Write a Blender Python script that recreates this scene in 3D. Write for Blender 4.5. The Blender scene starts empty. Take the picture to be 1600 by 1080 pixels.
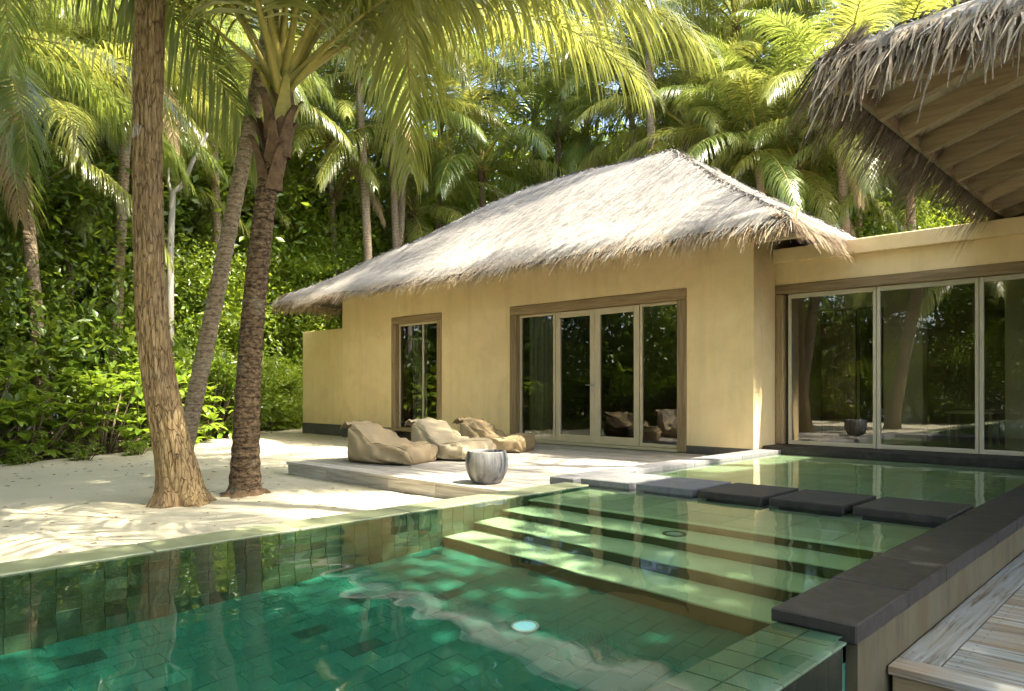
import bpy, math, random
import numpy as np
from mathutils import Vector, Matrix

R = math.radians
rng = np.random.default_rng(11)
random.seed(11)
sc = bpy.context.scene
C = sc.collection

# ------------------------------------------------------------------ camera, sky, sun, exposure
cam = bpy.data.cameras.new('camera'); cam_o = bpy.data.objects.new('camera', cam); C.objects.link(cam_o); sc.camera = cam_o
cam.sensor_width = 36.0; cam.lens = 1149 / 1600 * 36; cam.shift_y = 68 / 1600
cam.clip_start = 0.05; cam.clip_end = 600
YAW = math.atan2(0.6917, 0.7224)
cam_o.location = (0, 0, 1.0); cam_o.rotation_euler = (R(90), 0, YAW)

SUN = Vector((0.56, 0.16, 1.0)).normalized()
world = bpy.data.worlds.new('World'); sc.world = world; world.use_nodes = True
wn = world.node_tree; bg = wn.nodes['Background']
sky = wn.nodes.new('ShaderNodeTexSky'); sky.sky_type = 'NISHITA'; sky.sun_disc = False
sky.sun_elevation = math.asin(SUN.z); sky.sun_rotation = math.atan2(SUN.x, SUN.y)
sky.air_density = 1.0; sky.dust_density = 3.0; sky.ozone_density = .6
wn.links.new(sky.outputs[0], bg.inputs[0]); bg.inputs[1].default_value = 0.15
sun = bpy.data.lights.new('sun', 'SUN'); sun_o = bpy.data.objects.new('sun', sun); C.objects.link(sun_o)
sun.energy = 4.2; sun.angle = R(0.53); sun.color = (1.0, 0.915, 0.75)
sun_o.rotation_euler = SUN.to_track_quat('Z', 'Y').to_euler(); sun_o.location = (6, 2, 12)
sun.cycles.is_caustics_light = True

vs = sc.view_settings; vs.view_transform = 'Standard'; vs.look = 'None'; vs.gamma = 1.0; vs.use_curve_mapping = False
vs.exposure = 2.5
cy = sc.cycles
cy.use_denoising = True; cy.denoiser = 'OPENIMAGEDENOISE'
cy.max_bounces = 6; cy.diffuse_bounces = 3; cy.glossy_bounces = 3; cy.transmission_bounces = 4; cy.transparent_max_bounces = 10
cy.sample_clamp_indirect = 6.0; cy.use_adaptive_sampling = True; cy.adaptive_threshold = 0.035

# ------------------------------------------------------------------ helpers
F = 1149.0
UX, UY = (0.7224, -0.6917), (0.6916, 0.7224)          # camera frame (right, forward) -> house axes
def ray(px, t):
    X = (px - 800) / F * t
    return X * UX[0] + t * UX[1], X * UY[0] + t * UY[1]
def at(px, py, t):
    x, y = ray(px, t); return Vector((x, y, 1 - (py - 608) / F * t))
def on_z(px, py, z):
    t = (1 - z) * F / (py - 608); x, y = ray(px, t); return Vector((x, y, z))

class MB:
    def __init__(s): s.v = []; s.f = []; s.n = 0
    def add(s, v, f):
        v = np.asarray(v, float).reshape(-1, 3); s.v.append(v)
        s.f.extend([tuple(i + s.n for i in q) for q in f]); s.n += len(v); return s
    def box(s, x0, x1, y0, y1, z0, z1, c=0.0):
        if c <= 0:
            v = [(x, y, z) for x in (x0, x1) for y in (y0, y1) for z in (z0, z1)]
            return s.add(v, [(0,1,3,2),(4,6,7,5),(0,4,5,1),(2,3,7,6),(0,2,6,4),(1,5,7,3)])
        v = []; idx = {}
        xs, ys, zs = (x0, x1), (y0, y1), (z0, z1)
        for i in (0,1):
            for j in (0,1):
                for k in (0,1):
                    sx, sy, sz = (1 if i == 0 else -1)*c, (1 if j == 0 else -1)*c, (1 if k == 0 else -1)*c
                    idx[i,j,k,0] = len(v); v.append((xs[i], ys[j]+sy, zs[k]+sz))
                    idx[i,j,k,1] = len(v); v.append((xs[i]+sx, ys[j], zs[k]+sz))
                    idx[i,j,k,2] = len(v); v.append((xs[i]+sx, ys[j]+sy, zs[k]))
        f = []
        for i in (0,1): q = [idx[i,0,0,0], idx[i,1,0,0], idx[i,1,1,0], idx[i,0,1,0]]; f.append(tuple(q[::-1] if i == 0 else q))
        for j in (0,1): q = [idx[0,j,0,1], idx[1,j,0,1], idx[1,j,1,1], idx[0,j,1,1]]; f.append(tuple(q if j == 0 else q[::-1]))
        for k in (0,1): q = [idx[0,0,k,2], idx[1,0,k,2], idx[1,1,k,2], idx[0,1,k,2]]; f.append(tuple(q[::-1] if k == 0 else q))
        for j in (0,1):
            for k in (0,1): q = [idx[0,j,k,1], idx[1,j,k,1], idx[1,j,k,2], idx[0,j,k,2]]; f.append(tuple(q if (j + k) % 2 else q[::-1]))
        for i in (0,1):
            for k in (0,1): q = [idx[i,0,k,0], idx[i,1,k,0], idx[i,1,k,2], idx[i,0,k,2]]; f.append(tuple(q[::-1] if (i + k) % 2 else q))
        for i in (0,1):
            for j in (0,1): q = [idx[i,j,0,0], idx[i,j,1,0], idx[i,j,1,1], idx[i,j,0,1]]; f.append(tuple(q if (i + j) % 2 else q[::-1]))
        for i in (0,1):
            for j in (0,1):
                for k in (0,1): q = (idx[i,j,k,0], idx[i,j,k,1], idx[i,j,k,2]); f.append(q if (i+j+k) % 2 else q[::-1])
        return s.add(v, f)
    def tube(s, pts, rad, n=8, caps=True):
        pts = [Vector(p) for p in pts]; m = len(pts); v = []
        up = Vector((0, 0, 1))
        for i, p in enumerate(pts):
            d = (pts[min(i+1, m-1)] - pts[max(i-1, 0)]).normalized()
            a = d.cross(Vector((1, 0, 0)) if abs(d.x) < .9 else Vector((0, 1, 0))).normalized(); b = d.cross(a)
            if i == 0: pa = a
            else:
                a = (pa - d * pa.dot(d)).normalized(); b = d.cross(a); pa = a
            for k in range(n):
                an = 2 * math.pi * k / n; v.append(p + (a * math.cos(an) + b * math.sin(an)) * rad[i])
        f = [(i*n+k, i*n+(k+1) % n, (i+1)*n+(k+1) % n, (i+1)*n+k) for i in range(m-1) for k in range(n)]
        if caps: f += [tuple(range(n))[::-1], tuple((m-1)*n + k for k in range(n))]
        return s.add([tuple(p) for p in v], f)
    def lathe(s, prof, n=32, c=(0, 0, 0)):
        v = []
        for r, z in prof:
            for k in range(n):
                a = 2 * math.pi * k / n; v.append((c[0] + r*math.cos(a), c[1] + r*math.sin(a), c[2] + z))
        m = len(prof)
        f = [(i*n+k, i*n+(k+1) % n, (i+1)*n+(k+1) % n, (i+1)*n+k) for i in range(m-1) for k in range(n)]
        return s.add(v, f)
    def data(s, name, mat=None, smooth=False, off=None):
        v = np.concatenate(s.v) if s.v else np.zeros((0, 3))
        if off is not None: v = v - np.array(off)
        m = bpy.data.meshes.new(name); m.from_pydata(v.tolist(), [], s.f)
        if mat: m.materials.append(mat)
        if smooth: m.shade_smooth()
        m.update(); return m

def fast_mesh(name, v, tri=None, quad=None, mat=None, smooth=False):
    """numpy mesh: v (n,3); tri (m,3), quad (k,4)"""
    m = bpy.data.meshes.new(name)
    tri = np.zeros((0, 3), int) if tri is None else tri; quad = np.zeros((0, 4), int) if quad is None else quad
    m.vertices.add(len(v)); m.vertices.foreach_set('co', np.asarray(v, np.float32).ravel())
    li = np.concatenate([tri.ravel(), quad.ravel()]).astype(np.int32)
    m.loops.add(len(li)); m.loops.foreach_set('vertex_index', li)
    nf = len(tri) + len(quad); m.polygons.add(nf)
    st = np.concatenate([np.arange(len(tri)) * 3, len(tri) * 3 + np.arange(len(quad)) * 4]).astype(np.int32)
    m.polygons.foreach_set('loop_start', st)
    m.update(calc_edges=True); m.validate()
    if mat: m.materials.append(mat)
    if smooth: m.shade_smooth()
    return m

def tag(o, label=None, cat=None, group=None, kind=None):
    if label: o['label'] = label
    if cat: o['category'] = cat
    if group: o['group'] = group
    if kind: o['kind'] = kind
    return o
def link(name, data, parent=None, loc=None, rot=None, scale=None):
    o = bpy.data.objects.new(name, data); C.objects.link(o)
    if parent is not None: o.parent = parent
    if loc is not None: o.location = loc
    if rot is not None: o.rotation_euler = rot
    if scale is not None: o.scale = scale
    return o
def thing(name, loc, label, cat, group=None):
    return tag(link(name, None, loc=loc), label, cat, group)
def part(name, mb, mat, parent, smooth=False, kind=None):
    """mesh given in house coordinates, stored relative to the thing's base"""
    p = parent; off = Vector((0, 0, 0))
    while p is not None: off += p.location; p = p.parent
    o = link(name, mb.data(name, mat, smooth, tuple(off)), parent)
    return tag(o, kind=kind)
def struct(name, mb, mat, smooth=False, kind='structure'):
    return tag(link(name, mb.data(name, mat, smooth)), kind=kind)
def wet(*os):
    for o in os: o.cycles.is_caustics_receiver = True

def vnoise(x, y, seed=0):
    r = np.random.default_rng(seed); T = r.random((64, 64))
    xi = np.floor(x).astype(int); yi = np.floor(y).astype(int); fx = x - xi; fy = y - yi
    fx = fx*fx*(3-2*fx); fy = fy*fy*(3-2*fy)
    g = lambda a, b: T[a % 64, b % 64]
    return (g(xi, yi)*(1-fx) + g(xi+1, yi)*fx)*(1-fy) + (g(xi, yi+1)*(1-fx) + g(xi+1, yi+1)*fx)*fy
def fbm(x, y, seed=0, o=4):
    s = 0; a = .5
    for k in range(o): s = s + a*vnoise(x*2**k, y*2**k, seed+k); a *= .5
    return s

# ------------------------------------------------------------------ materials
class MT:
    def __init__(s, name):
        s.m = bpy.data.materials.new(name); s.m.use_nodes = True; s.t = s.m.node_tree; s.t.nodes.clear()
        s.out = s.n('ShaderNodeOutputMaterial')
    def n(s, ty, ins=None, **kw):
        nd = s.t.nodes.new(ty)
        for k, v in kw.items(): setattr(nd, k, v)
        for k, v in (ins or {}).items():
            if hasattr(v, 'node') or isinstance(v, bpy.types.NodeSocket): s.t.links.new(v, nd.inputs[k])
            else:
                if isinstance(v, tuple) and len(v) == 3 and nd.inputs[k].type == 'RGBA': v = (*v, 1)
                nd.inputs[k].default_value = v
        return nd
    def coord(s, scale=(1, 1, 1), kind='Object', rnd=False):
        tc = s.n('ShaderNodeTexCoord'); mp = s.n('ShaderNodeMapping', {0: tc.outputs[kind], 'Scale': scale})
        if rnd:
            oi = s.n('ShaderNodeObjectInfo'); v = s.n('ShaderNodeVectorMath', {0: (37.0, 53.0, 71.0), 'Scale': oi.outputs['Random']}, operation='SCALE')
            mp2 = s.n('ShaderNodeVectorMath', {0: mp.outputs[0], 1: v.outputs[0]}, operation='ADD'); return mp2.outputs[0]
        return mp.outputs[0]
    def noise(s, vec, scale, detail=5, rough=.55, dist=0.0):
        return s.n('ShaderNodeTexNoise', {'Vector': vec, 'Scale': scale, 'Detail': detail, 'Roughness': rough, 'Distortion': dist}).outputs[0]
    def ramp(s, fac, stops, interp='LINEAR'):
        r = s.n('ShaderNodeValToRGB', {0: fac}); cr = r.color_ramp; cr.interpolation = interp
        while len(cr.elements) < len(stops): cr.elements.new(.5)
        for e, (p, c) in zip(cr.elements, stops): e.position = p; e.color = (*c, 1)
        return r.outputs[0]
    def mix(s, f, a, b, mode='MIX'):
        return s.n('ShaderNodeMix', {0: f, 6: a, 7: b}, data_type='RGBA', blend_type=mode).outputs[2]
    def bump(s, h, strength=.3, dist=.01):
        return s.n('ShaderNodeBump', {'Height': h, 'Strength': strength, 'Distance': dist}).outputs[0]
    def principled(s, col, rough=.7, normal=None, spec=.5, **kw):
        ins = {'Base Color': col, 'Roughness': rough, 'Specular IOR Level': spec}
        if normal is not None: ins['Normal'] = normal
        ins.update(kw); return s.n('ShaderNodeBsdfPrincipled', ins)
    def done(s, sh):
        s.t.links.new(sh.outputs[0], s.out.inputs[0]); return s.m

def m_plain(name, c1, c2, scale=3.0, rough=.7, bump=.2, bscale=40, stretch=(1, 1, 1), rnd=False, bd=.004, spec=.4):
    M = MT(name); v = M.coord(stretch, rnd=rnd)
    col = M.ramp(M.noise(v, scale, 6, .6), [(.3, c1), (.7, c2)])
    return M.done(M.principled(col, rough, M.bump(M.noise(v, bscale, 4), bump, bd), spec))

def m_stucco():
    M = MT('stucco'); v = M.coord()
    big = M.noise(v, 1.3, 7, .68, .4); fine = M.noise(v, 38, 6, .7)
    col = M.ramp(big, [(.3, (.71, .535, .285)), (.5, (.80, .61, .335)), (.7, (.85, .665, .38))])
    st = M.noise(M.coord((3, 3, .25)), 1.2, 5, .65)
    col = M.mix(M.ramp(st, [(.5, (0, 0, 0)), (.8, (.4, .4, .4))]), col, (.55, .43, .22))
    return M.done(M.principled(col, .88, M.bump(fine, .3, .006), .2))

def m_wood(name, stops, axis='x', rough=.75, bump=.5, grain=1.0, fade=None):
    M = MT(name); st = {'x': (.5, 9, 9), 'y': (9, .5, 9), 'z': (9, 9, .5)}[axis]
    v = M.coord(tuple(a*grain for a in st), rnd=True)
    n1 = M.noise(v, 3.0, 8, .65, .6); n2 = M.noise(M.coord((1, 1, 1), rnd=True), 2.0, 4)
    oi = M.n('ShaderNodeObjectInfo').outputs['Random']
    col = M.ramp(n1, stops)
    if fade: col = M.mix(M.ramp(n2, [(.42, (0, 0, 0)), (.62, (1, 1, 1))]), col, M.mix(.6, col, fade))
    hs = M.n('ShaderNodeHueSaturation', {'Color': col, 'Value': M.n('ShaderNodeMapRange', {0: oi, 3: .78, 4: 1.18}).outputs[0]}).outputs[0]
    return M.done(M.principled(hs, rough, M.bump(n1, bump, .006), .3))

def m_random_tiles(name, stops, rough=.35, nscale=9, bump=.3, spec=.5, streak=(1, 1, 1), amt=.35, dark=(.06, .1, .07)):
    M = MT(name); v = M.coord(streak, rnd=True)
    oi = M.n('ShaderNodeObjectInfo').outputs['Random']
    col = M.ramp(oi, stops, 'CONSTANT')
    n = M.noise(v, nscale, 6, .65)
    col = M.mix(M.n('ShaderNodeMath', {0: M.ramp(n, [(.4, (0, 0, 0)), (.75, (1, 1, 1))]), 1: amt}, operation='MULTIPLY').outputs[0], col, dark)
    return M.done(M.principled(col, rough, M.bump(n, bump, .004), spec))

def m_leaf(name, c1, c2, trans, rough=.42, tmix=.42, spec=.45, nscale=1.2):
    M = MT(name)
    oi = M.n('ShaderNodeObjectInfo').outputs['Random']
    g = M.n('ShaderNodeNewGeometry')
    isl = g.outputs['Random Per Island']
    n = M.noise(M.coord((1, 1, 1), 'Object', rnd=True), nscale, 3)
    f = M.n('ShaderNodeMath', {0: isl, 1: .55}, operation='MULTIPLY').outputs[0]
    f = M.n('ShaderNodeMath', {0: n, 1: .5, 2: f}, operation='MULTIPLY_ADD').outputs[0]
    f = M.n('ShaderNodeMath', {0: oi, 1: .25, 2: f}, operation='MULTIPLY_ADD').outputs[0]
    col = M.ramp(f, [(.25, c1), (.95, c2)])
    a = M.principled(col, rough, None, spec)
    tcol = M.mix(f, tuple(x*.7 for x in trans), trans)
    b = M.n('ShaderNodeBsdfTranslucent', {0: tcol})
    mx = M.n('ShaderNodeMixShader', {0: tmix, 1: a.outputs[0], 2: b.outputs[0]})
    return M.done(mx)

def m_thatch(name, stops, bumpy=True):
    M = MT(name)
    g = M.n('ShaderNodeNewGeometry'); isl = g.outputs['Random Per Island']
    n = M.noise(M.coord((6, 6, 6)), 2.2, 6, .7)
    f = M.n('ShaderNodeMath', {0: isl, 1: .6}, operation='MULTIPLY').outputs[0]
    f = M.n('ShaderNodeMath', {0: n, 1: .5, 2: f}, operation='MULTIPLY_ADD').outputs[0]
    return M.done(M.principled(M.ramp(f, stops), .85, M.bump(n, .6, .02), .15))

def m_water():
    M = MT('pool_water')
    fr = M.n('ShaderNodeFresnel', {'IOR': 1.33})
    rf = M.n('ShaderNodeBsdfRefraction', {'Color': (.78, .95, .87), 'IOR': 1.33, 'Roughness': 0.0})
    gl = M.n('ShaderNodeBsdfGlossy', {'Color': (1, 1, 1), 'Roughness': 0.0})
    return M.done(M.n('ShaderNodeMixShader', {0: fr.outputs[0], 1: rf.outputs[0], 2: gl.outputs[0]}))
def m_glass(name, tint=(.74, .77, .71)):
    M = MT(name)
    fr = M.n('ShaderNodeFresnel', {'IOR': 2.1})
    tr = M.n('ShaderNodeBsdfTransparent', {'Color': tint}); gl = M.n('ShaderNodeBsdfGlossy', {'Color': (1, 1, 1), 'Roughness': 0.0})
    return M.done(M.n('ShaderNodeMixShader', {0: fr.outputs[0], 1: tr.outputs[0], 2: gl.outputs[0]}))

def m_sand():
    M = MT('white_sand'); v = M.coord()
    a = M.noise(v, .5, 5, .6); b = M.noise(v, 14, 6, .7); c = M.noise(v, 160, 3)
    col = M.ramp(a, [(.3, (.40, .36, .255)), (.7, (.48, .44, .325))])
    col = M.mix(M.ramp(b, [(.62, (0, 0, 0)), (.8, (.5, .5, .5))]), col, (.25, .22, .16))
    h = M.n('ShaderNodeMath', {0: c, 1: .2, 2: b}, operation='MULTIPLY_ADD').outputs[0]
    vo = M.n('ShaderNodeTexVoronoi', {'Vector': v, 'Scale': 3.4, 'Smoothness': .6, 'Randomness': 1.0}, feature='SMOOTH_F1').outputs['Distance']
    h = M.n('ShaderNodeMath', {0: M.ramp(vo, [(.0, (0, 0, 0)), (.32, (1, 1, 1))]), 1: 1.3, 2: h}, operation='MULTIPLY_ADD').outputs[0]
    return M.done(M.principled(col, .95, M.bump(h, .55, .03), .1))
def m_bark():
    M = MT('furrowed_bark'); tc = M.coord((1, 1, 1))
    wob = M.n('ShaderNodeTexNoise', {'Vector': tc, 'Scale': 5.0, 'Detail': 3}).outputs['Color']
    v0 = M.n('ShaderNodeMapping', {0: tc, 'Scale': (1, 1, .13)}).outputs[0]
    v1 = M.n('ShaderNodeVectorMath', {0: wob, 1: (.05, .05, .006)}, operation='MULTIPLY').outputs[0]
    v = M.n('ShaderNodeVectorMath', {0: v0, 1: v1}, operation='ADD').outputs[0]
    vo = M.n('ShaderNodeTexVoronoi', {'Vector': v, 'Scale': 30.0}, feature='DISTANCE_TO_EDGE').outputs['Distance']
    crack = M.n('ShaderNodeMapRange', {0: vo, 1: .0, 2: .075}).outputs[0]
    n = M.noise(M.coord((3, 3, 1.0)), 7.0, 8, .7); big = M.noise(tc, 1.7, 4)
    col = M.ramp(n, [(.3, (.12, .08, .038)), (.5, (.26, .18, .082)), (.7, (.40, .305, .17))])
    col = M.mix(M.ramp(big, [(.42, (0, 0, 0)), (.62, (.8, .8, .8))]), col, M.mix(.6, col, (.16, .105, .065)))
    w = M.noise(M.coord((1, 1, .8)), 3.1, 3)
    col = M.mix(M.ramp(w, [(.66, (0, 0, 0)), (.70, (.8, .8, .8))]), col, (.42, .38, .31))
    pt = M.noise(M.coord((1, 1, .5)), 6.0, 3)
    cf = M.n('ShaderNodeMath', {0: crack, 1: M.ramp(pt, [(.35, (0, 0, 0)), (.6, (.75, .75, .75))])}, operation='MAXIMUM').outputs[0]
    col = M.mix(cf, (.085, .052, .028), col)
    h = M.n('ShaderNodeMath', {0: n, 1: .35, 2: crack}, operation='MULTIPLY_ADD').outputs[0]
    return M.done(M.principled(col, .92, M.bump(h, .8, .02), .15))
def m_palm_trunk(name, c1, c2, c3, freq=9.0):
    M = MT(name); v = M.coord((1, 1, 1))
    wv = M.n('ShaderNodeTexWave', {'Vector': v, 'Scale': freq*.159*2, 'Distortion': 3.0, 'Detail': 4, 'Detail Scale': 2.2}, bands_direction='Z', wave_profile='SAW').outputs['Fac']
    n = M.noise(M.coord((5, 5, 9)), 3.5, 7, .7); p = M.noise(v, 1.6, 4)
    col = M.ramp(n, [(.38, c1), (.5, c2), (.68, c3)])
    col = M.mix(M.ramp(wv, [(.0, (.75, .75, .75)), (.2, (0, 0, 0))]), col, tuple(x*.35 for x in c1))
    col = M.mix(M.ramp(p, [(.55, (0, 0, 0)), (.7, (.6, .6, .6))]), col, (.30, .29, .22))
    h = M.n('ShaderNodeMath', {0: wv, 1: .6, 2: n}, operation='MULTIPLY_ADD').outputs[0]
    return M.done(M.principled(col, .9, M.bump(h, .8, .025), .15))
def m_pot():
    M = MT('drip_glaze'); v = M.coord((7, 7, .55))
    n = M.noise(v, 1.5, 5, .6); b = M.noise(M.coord(), 5, 6, .7)
    col = M.ramp(n, [(.40, (.03, .035, .045)), (.48, (.13, .13, .125)), (.62, (.23, .22, .20))])
    col = M.mix(M.ramp(b, [(.5, (0, 0, 0)), (.7, (.7, .7, .7))]), col, (.15, .12, .095))
    return M.done(M.principled(col, .55, M.bump(b, .3, .006), .4))
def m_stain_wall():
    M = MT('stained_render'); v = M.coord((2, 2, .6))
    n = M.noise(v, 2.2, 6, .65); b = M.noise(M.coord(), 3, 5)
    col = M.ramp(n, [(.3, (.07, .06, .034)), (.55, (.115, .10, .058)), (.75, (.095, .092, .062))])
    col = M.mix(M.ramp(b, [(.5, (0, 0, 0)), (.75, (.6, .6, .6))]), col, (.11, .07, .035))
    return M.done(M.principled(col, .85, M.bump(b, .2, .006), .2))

mat_stucco = m_stucco()
mat_plinth = m_plain('dark_plinth', (.07, .065, .055), (.11, .10, .085), 4, .85)
mat_sand = m_sand()
mat_soil = m_plain('leaf_litter_soil', (.035, .027, .016), (.10, .08, .045), 6, .95, .8, 30, bd=.03)
mat_deck = m_wood('weathered_deck_wood', [(.25, (.13, .105, .08)), (.45, (.34, .305, .255)), (.7, (.50, .465, .41))], 'x', bump=.8)
mat_deck_y = m_wood('weathered_deck_wood_long', [(.25, (.16, .13, .10)), (.45, (.42, .38, .32)), (.7, (.60, .56, .49))], 'y')
mat_oldwood = m_wood('aged_deck_wood', [(.26, (.03, .022, .015)), (.38, (.15, .115, .075)), (.5, (.30, .30, .27)), (.72, (.42, .45, .45))], 'x', .8, .9, fade=(.30, .19, .09))
mat_oldwood_y = m_wood('aged_deck_wood_long', [(.26, (.03, .022, .015)), (.38, (.15, .115, .075)), (.5, (.30, .30, .27)), (.72, (.42, .45, .45))], 'y', .8, .9, fade=(.32, .30, .24))
mat_frame_x = m_wood('brown_frame_wood', [(.2, (.12, .075, .035)), (.5, (.29, .20, .105)), (.8, (.42, .33, .20))], 'x', .7, .4)
mat_frame_z = m_wood('brown_frame_wood_upright', [(.2, (.12, .075, .035)), (.5, (.29, .20, .105)), (.8, (.42, .33, .20))], 'z', .7, .4)
mat_rafter = m_wood('rafter_wood', [(.2, (.17, .12, .065)), (.5, (.36, .27, .16)), (.8, (.46, .36, .23))], 'x', .7, .4)
mat_soffit = m_wood('soffit_boards', [(.2, (.32, .26, .165)), (.5, (.47, .395, .26)), (.8, (.56, .48, .33))], 'y', .8, .2)
mat_sash = m_plain('pale_sash_paint', (.50, .42, .27), (.56, .47, .31), 5, .5, .05)
mat_alu = m_plain('beige_metal_frame', (.46, .41, .29), (.50, .45, .33), 5, .45, .03)
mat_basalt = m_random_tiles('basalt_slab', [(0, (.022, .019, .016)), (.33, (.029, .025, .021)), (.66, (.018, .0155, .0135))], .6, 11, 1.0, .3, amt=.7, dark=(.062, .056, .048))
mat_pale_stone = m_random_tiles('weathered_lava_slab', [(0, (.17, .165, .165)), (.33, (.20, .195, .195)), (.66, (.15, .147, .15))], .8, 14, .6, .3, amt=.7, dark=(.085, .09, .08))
mat_walltile = m_random_tiles('green_stone_wall_tile', [(0, (.11, .155, .09)), (.14, (.135, .19, .115)), (.3, (.10, .15, .10)), (.42, (.15, .19, .11)), (.58, (.115, .175, .12)), (.7, (.13, .14, .08)), (.8, (.145, .21, .145)), (.95, (.065, .075, .05))], .5, 6, .4, .3, (1, 1, 5), .45, (.08, .10, .05))
mat_floortile = m_random_tiles('green_stone_floor_tile', [(0, (.026, .165, .115)), (.25, (.032, .18, .125)), (.5, (.023, .15, .108)), (.7, (.03, .172, .12)), (.88, (.045, .205, .15)), (.98, (.022, .08, .06))], .5, 5, .3, .3, amt=.4, dark=(.02, .11, .08))
def m_far_tiles():
    M = MT('green_stone_floor_tile_joined'); isl = M.n('ShaderNodeNewGeometry').outputs['Random Per Island']
    col = M.ramp(isl, [(0, (.026, .165, .115)), (.25, (.032, .18, .125)), (.5, (.023, .15, .108)), (.7, (.03, .172, .12)), (.88, (.045, .205, .15)), (.98, (.022, .08, .06))], 'CONSTANT')
    return M.done(M.principled(col, .5, None, .3))
mat_floortile_far = m_far_tiles()
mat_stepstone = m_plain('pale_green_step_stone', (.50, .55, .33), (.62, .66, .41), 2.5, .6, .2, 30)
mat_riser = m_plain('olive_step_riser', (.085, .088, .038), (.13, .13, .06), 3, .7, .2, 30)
mat_shallow = m_random_tiles('shallow_pool_slab', [(0, (.44, .45, .28)), (.3, (.50, .50, .32)), (.6, (.40, .42, .26)), (.85, (.47, .50, .34))], .6, 4, .3, .3, amt=.4, dark=(.2, .2, .1))
mat_coping = m_random_tiles('mossy_green_coping', [(0, (.22, .24, .14)), (.4, (.27, .28, .17)), (.7, (.19, .22, .13))], .45, 5, .4, .4, (1, 1, 1), .5, (.14, .15, .08))
mat_grout = m_plain('dark_green_grout', (.03, .125, .085), (.045, .15, .10), 6, .8)
mat_wet_dark = m_plain('dark_wet_tile', (.022, .026, .018), (.04, .045, .03), 8, .25, .2)
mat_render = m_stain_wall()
mat_water = m_water(); mat_glass = m_glass('window_glass'); mat_glass_r = m_glass('wide_window_glass', (.86, .88, .82))
mat_thatch = m_thatch('sunbleached_thatch', [(.15, (.075, .066, .055)), (.4, (.18, .167, .147)), (.62, (.25, .236, .213)), (.85, (.335, .32, .295))])
mat_fringe = m_thatch('thatch_fringe', [(.15, (.10, .065, .035)), (.45, (.30, .21, .12)), (.7, (.46, .36, .24)), (.9, (.58, .49, .36))])
mat_fringe_g = m_thatch('grey_thatch_fringe', [(.15, (.09, .065, .045)), (.45, (.23, .18, .13)), (.7, (.39, .32, .24)), (.9, (.54, .46, .36))])
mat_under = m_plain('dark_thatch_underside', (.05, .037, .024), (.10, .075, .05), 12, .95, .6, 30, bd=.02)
mat_bag = m_plain('khaki_canvas', (.31, .235, .135), (.35, .27, .16), 5, .85, .25, 220, bd=.001, spec=.15)
mat_bag2 = m_plain('sand_canvas', (.38, .31, .20), (.43, .355, .235), 5, .85, .25, 220, bd=.001, spec=.15)
mat_bag3 = m_plain('olive_canvas', (.25, .19, .105), (.29, .22, .125), 5, .85, .25, 220, bd=.001, spec=.15)
mat_pot = m_pot()
mat_curtain = m_plain('grey_curtain', (.46, .44, .38), (.54, .52, .45), 8, .9, .1)
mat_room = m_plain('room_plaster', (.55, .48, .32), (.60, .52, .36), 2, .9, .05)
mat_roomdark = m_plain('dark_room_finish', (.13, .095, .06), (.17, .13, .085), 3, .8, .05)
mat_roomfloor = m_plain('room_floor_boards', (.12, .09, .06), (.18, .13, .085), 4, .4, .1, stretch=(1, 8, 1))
mat_steel = m_plain('brushed_steel', (.45, .44, .42), (.5, .49, .47), 8, .3, .05)
mat_steel.node_tree.nodes['Principled BSDF'].inputs['Metallic'].default_value = 1
mat_bark = m_bark()
mat_ptrunk = m_palm_trunk('ringed_palm_bark', (.028, .018, .011), (.105, .07, .04), (.25, .175, .10), 9)
mat_ptrunk2 = m_palm_trunk('grey_palm_bark', (.13, .095, .06), (.25, .19, .125), (.38, .31, .22), 11)
mat_bgtrunk = m_plain('background_bark', (.09, .065, .04), (.24, .185, .12), 5, .9, .7, 20, (1, 1, .3), bd=.02)
mat_deadwood = m_plain('bleached_dead_wood', (.24, .22, .19), (.38, .355, .32), 6, .85, .5, 30, (1, 1, .3), bd=.01)
mat_frond = m_leaf('palm_frond', (.07, .12, .022), (.18, .225, .06), (.35, .42, .075), .30, .42, .9)
mat_frond2 = m_leaf('palm_frond_yellow', (.12, .16, .026), (.27, .28, .075), (.46, .47, .09), .30, .44, .9)
mat_dead = m_leaf('dead_palm_frond', (.20, .135, .07), (.36, .26, .14), (.30, .20, .09), .7, .3, .2)
mat_rachis = m_plain('palm_petiole', (.20, .19, .035), (.34, .27, .06), 3, .5, .1, stretch=(.3, 4, 4))
mat_fiber = m_plain('brown_palm_fibre', (.06, .035, .018), (.16, .10, .05), 12, .95, .8, 60, bd=.01)
mat_leafA = m_leaf('broad_leaf_green', (.060, .115, .014), (.15, .21, .025), (.32, .42, .03), .36, .42, .6)
mat_leafB = m_leaf('broad_leaf_bright', (.095, .16, .016), (.21, .275, .03), (.42, .52, .035), .36, .45, .6)
mat_leafC = m_leaf('broad_leaf_dark', (.040, .085, .011), (.105, .16, .021), (.22, .30, .024), .35, .40, .6)
mat_rosette = m_leaf('naupaka_leaf', (.075, .145, .015), (.17, .25, .03), (.34, .46, .035), .28, .42, .7)
mat_litter = m_plain('dry_leaf', (.12, .08, .04), (.26, .19, .09), 20, .8)
mat_lamp = MT('pool_lamp_lens'); mat_lamp = mat_lamp.done(mat_lamp.principled((.45, .72, .78), .25, None, .5, **{'Emission Color': (.35, .75, .9, 1), 'Emission Strength': .1}))
mat_white = m_plain('white_plastic', (.55, .56, .50), (.62, .63, .56), 8, .5, .05)


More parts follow.
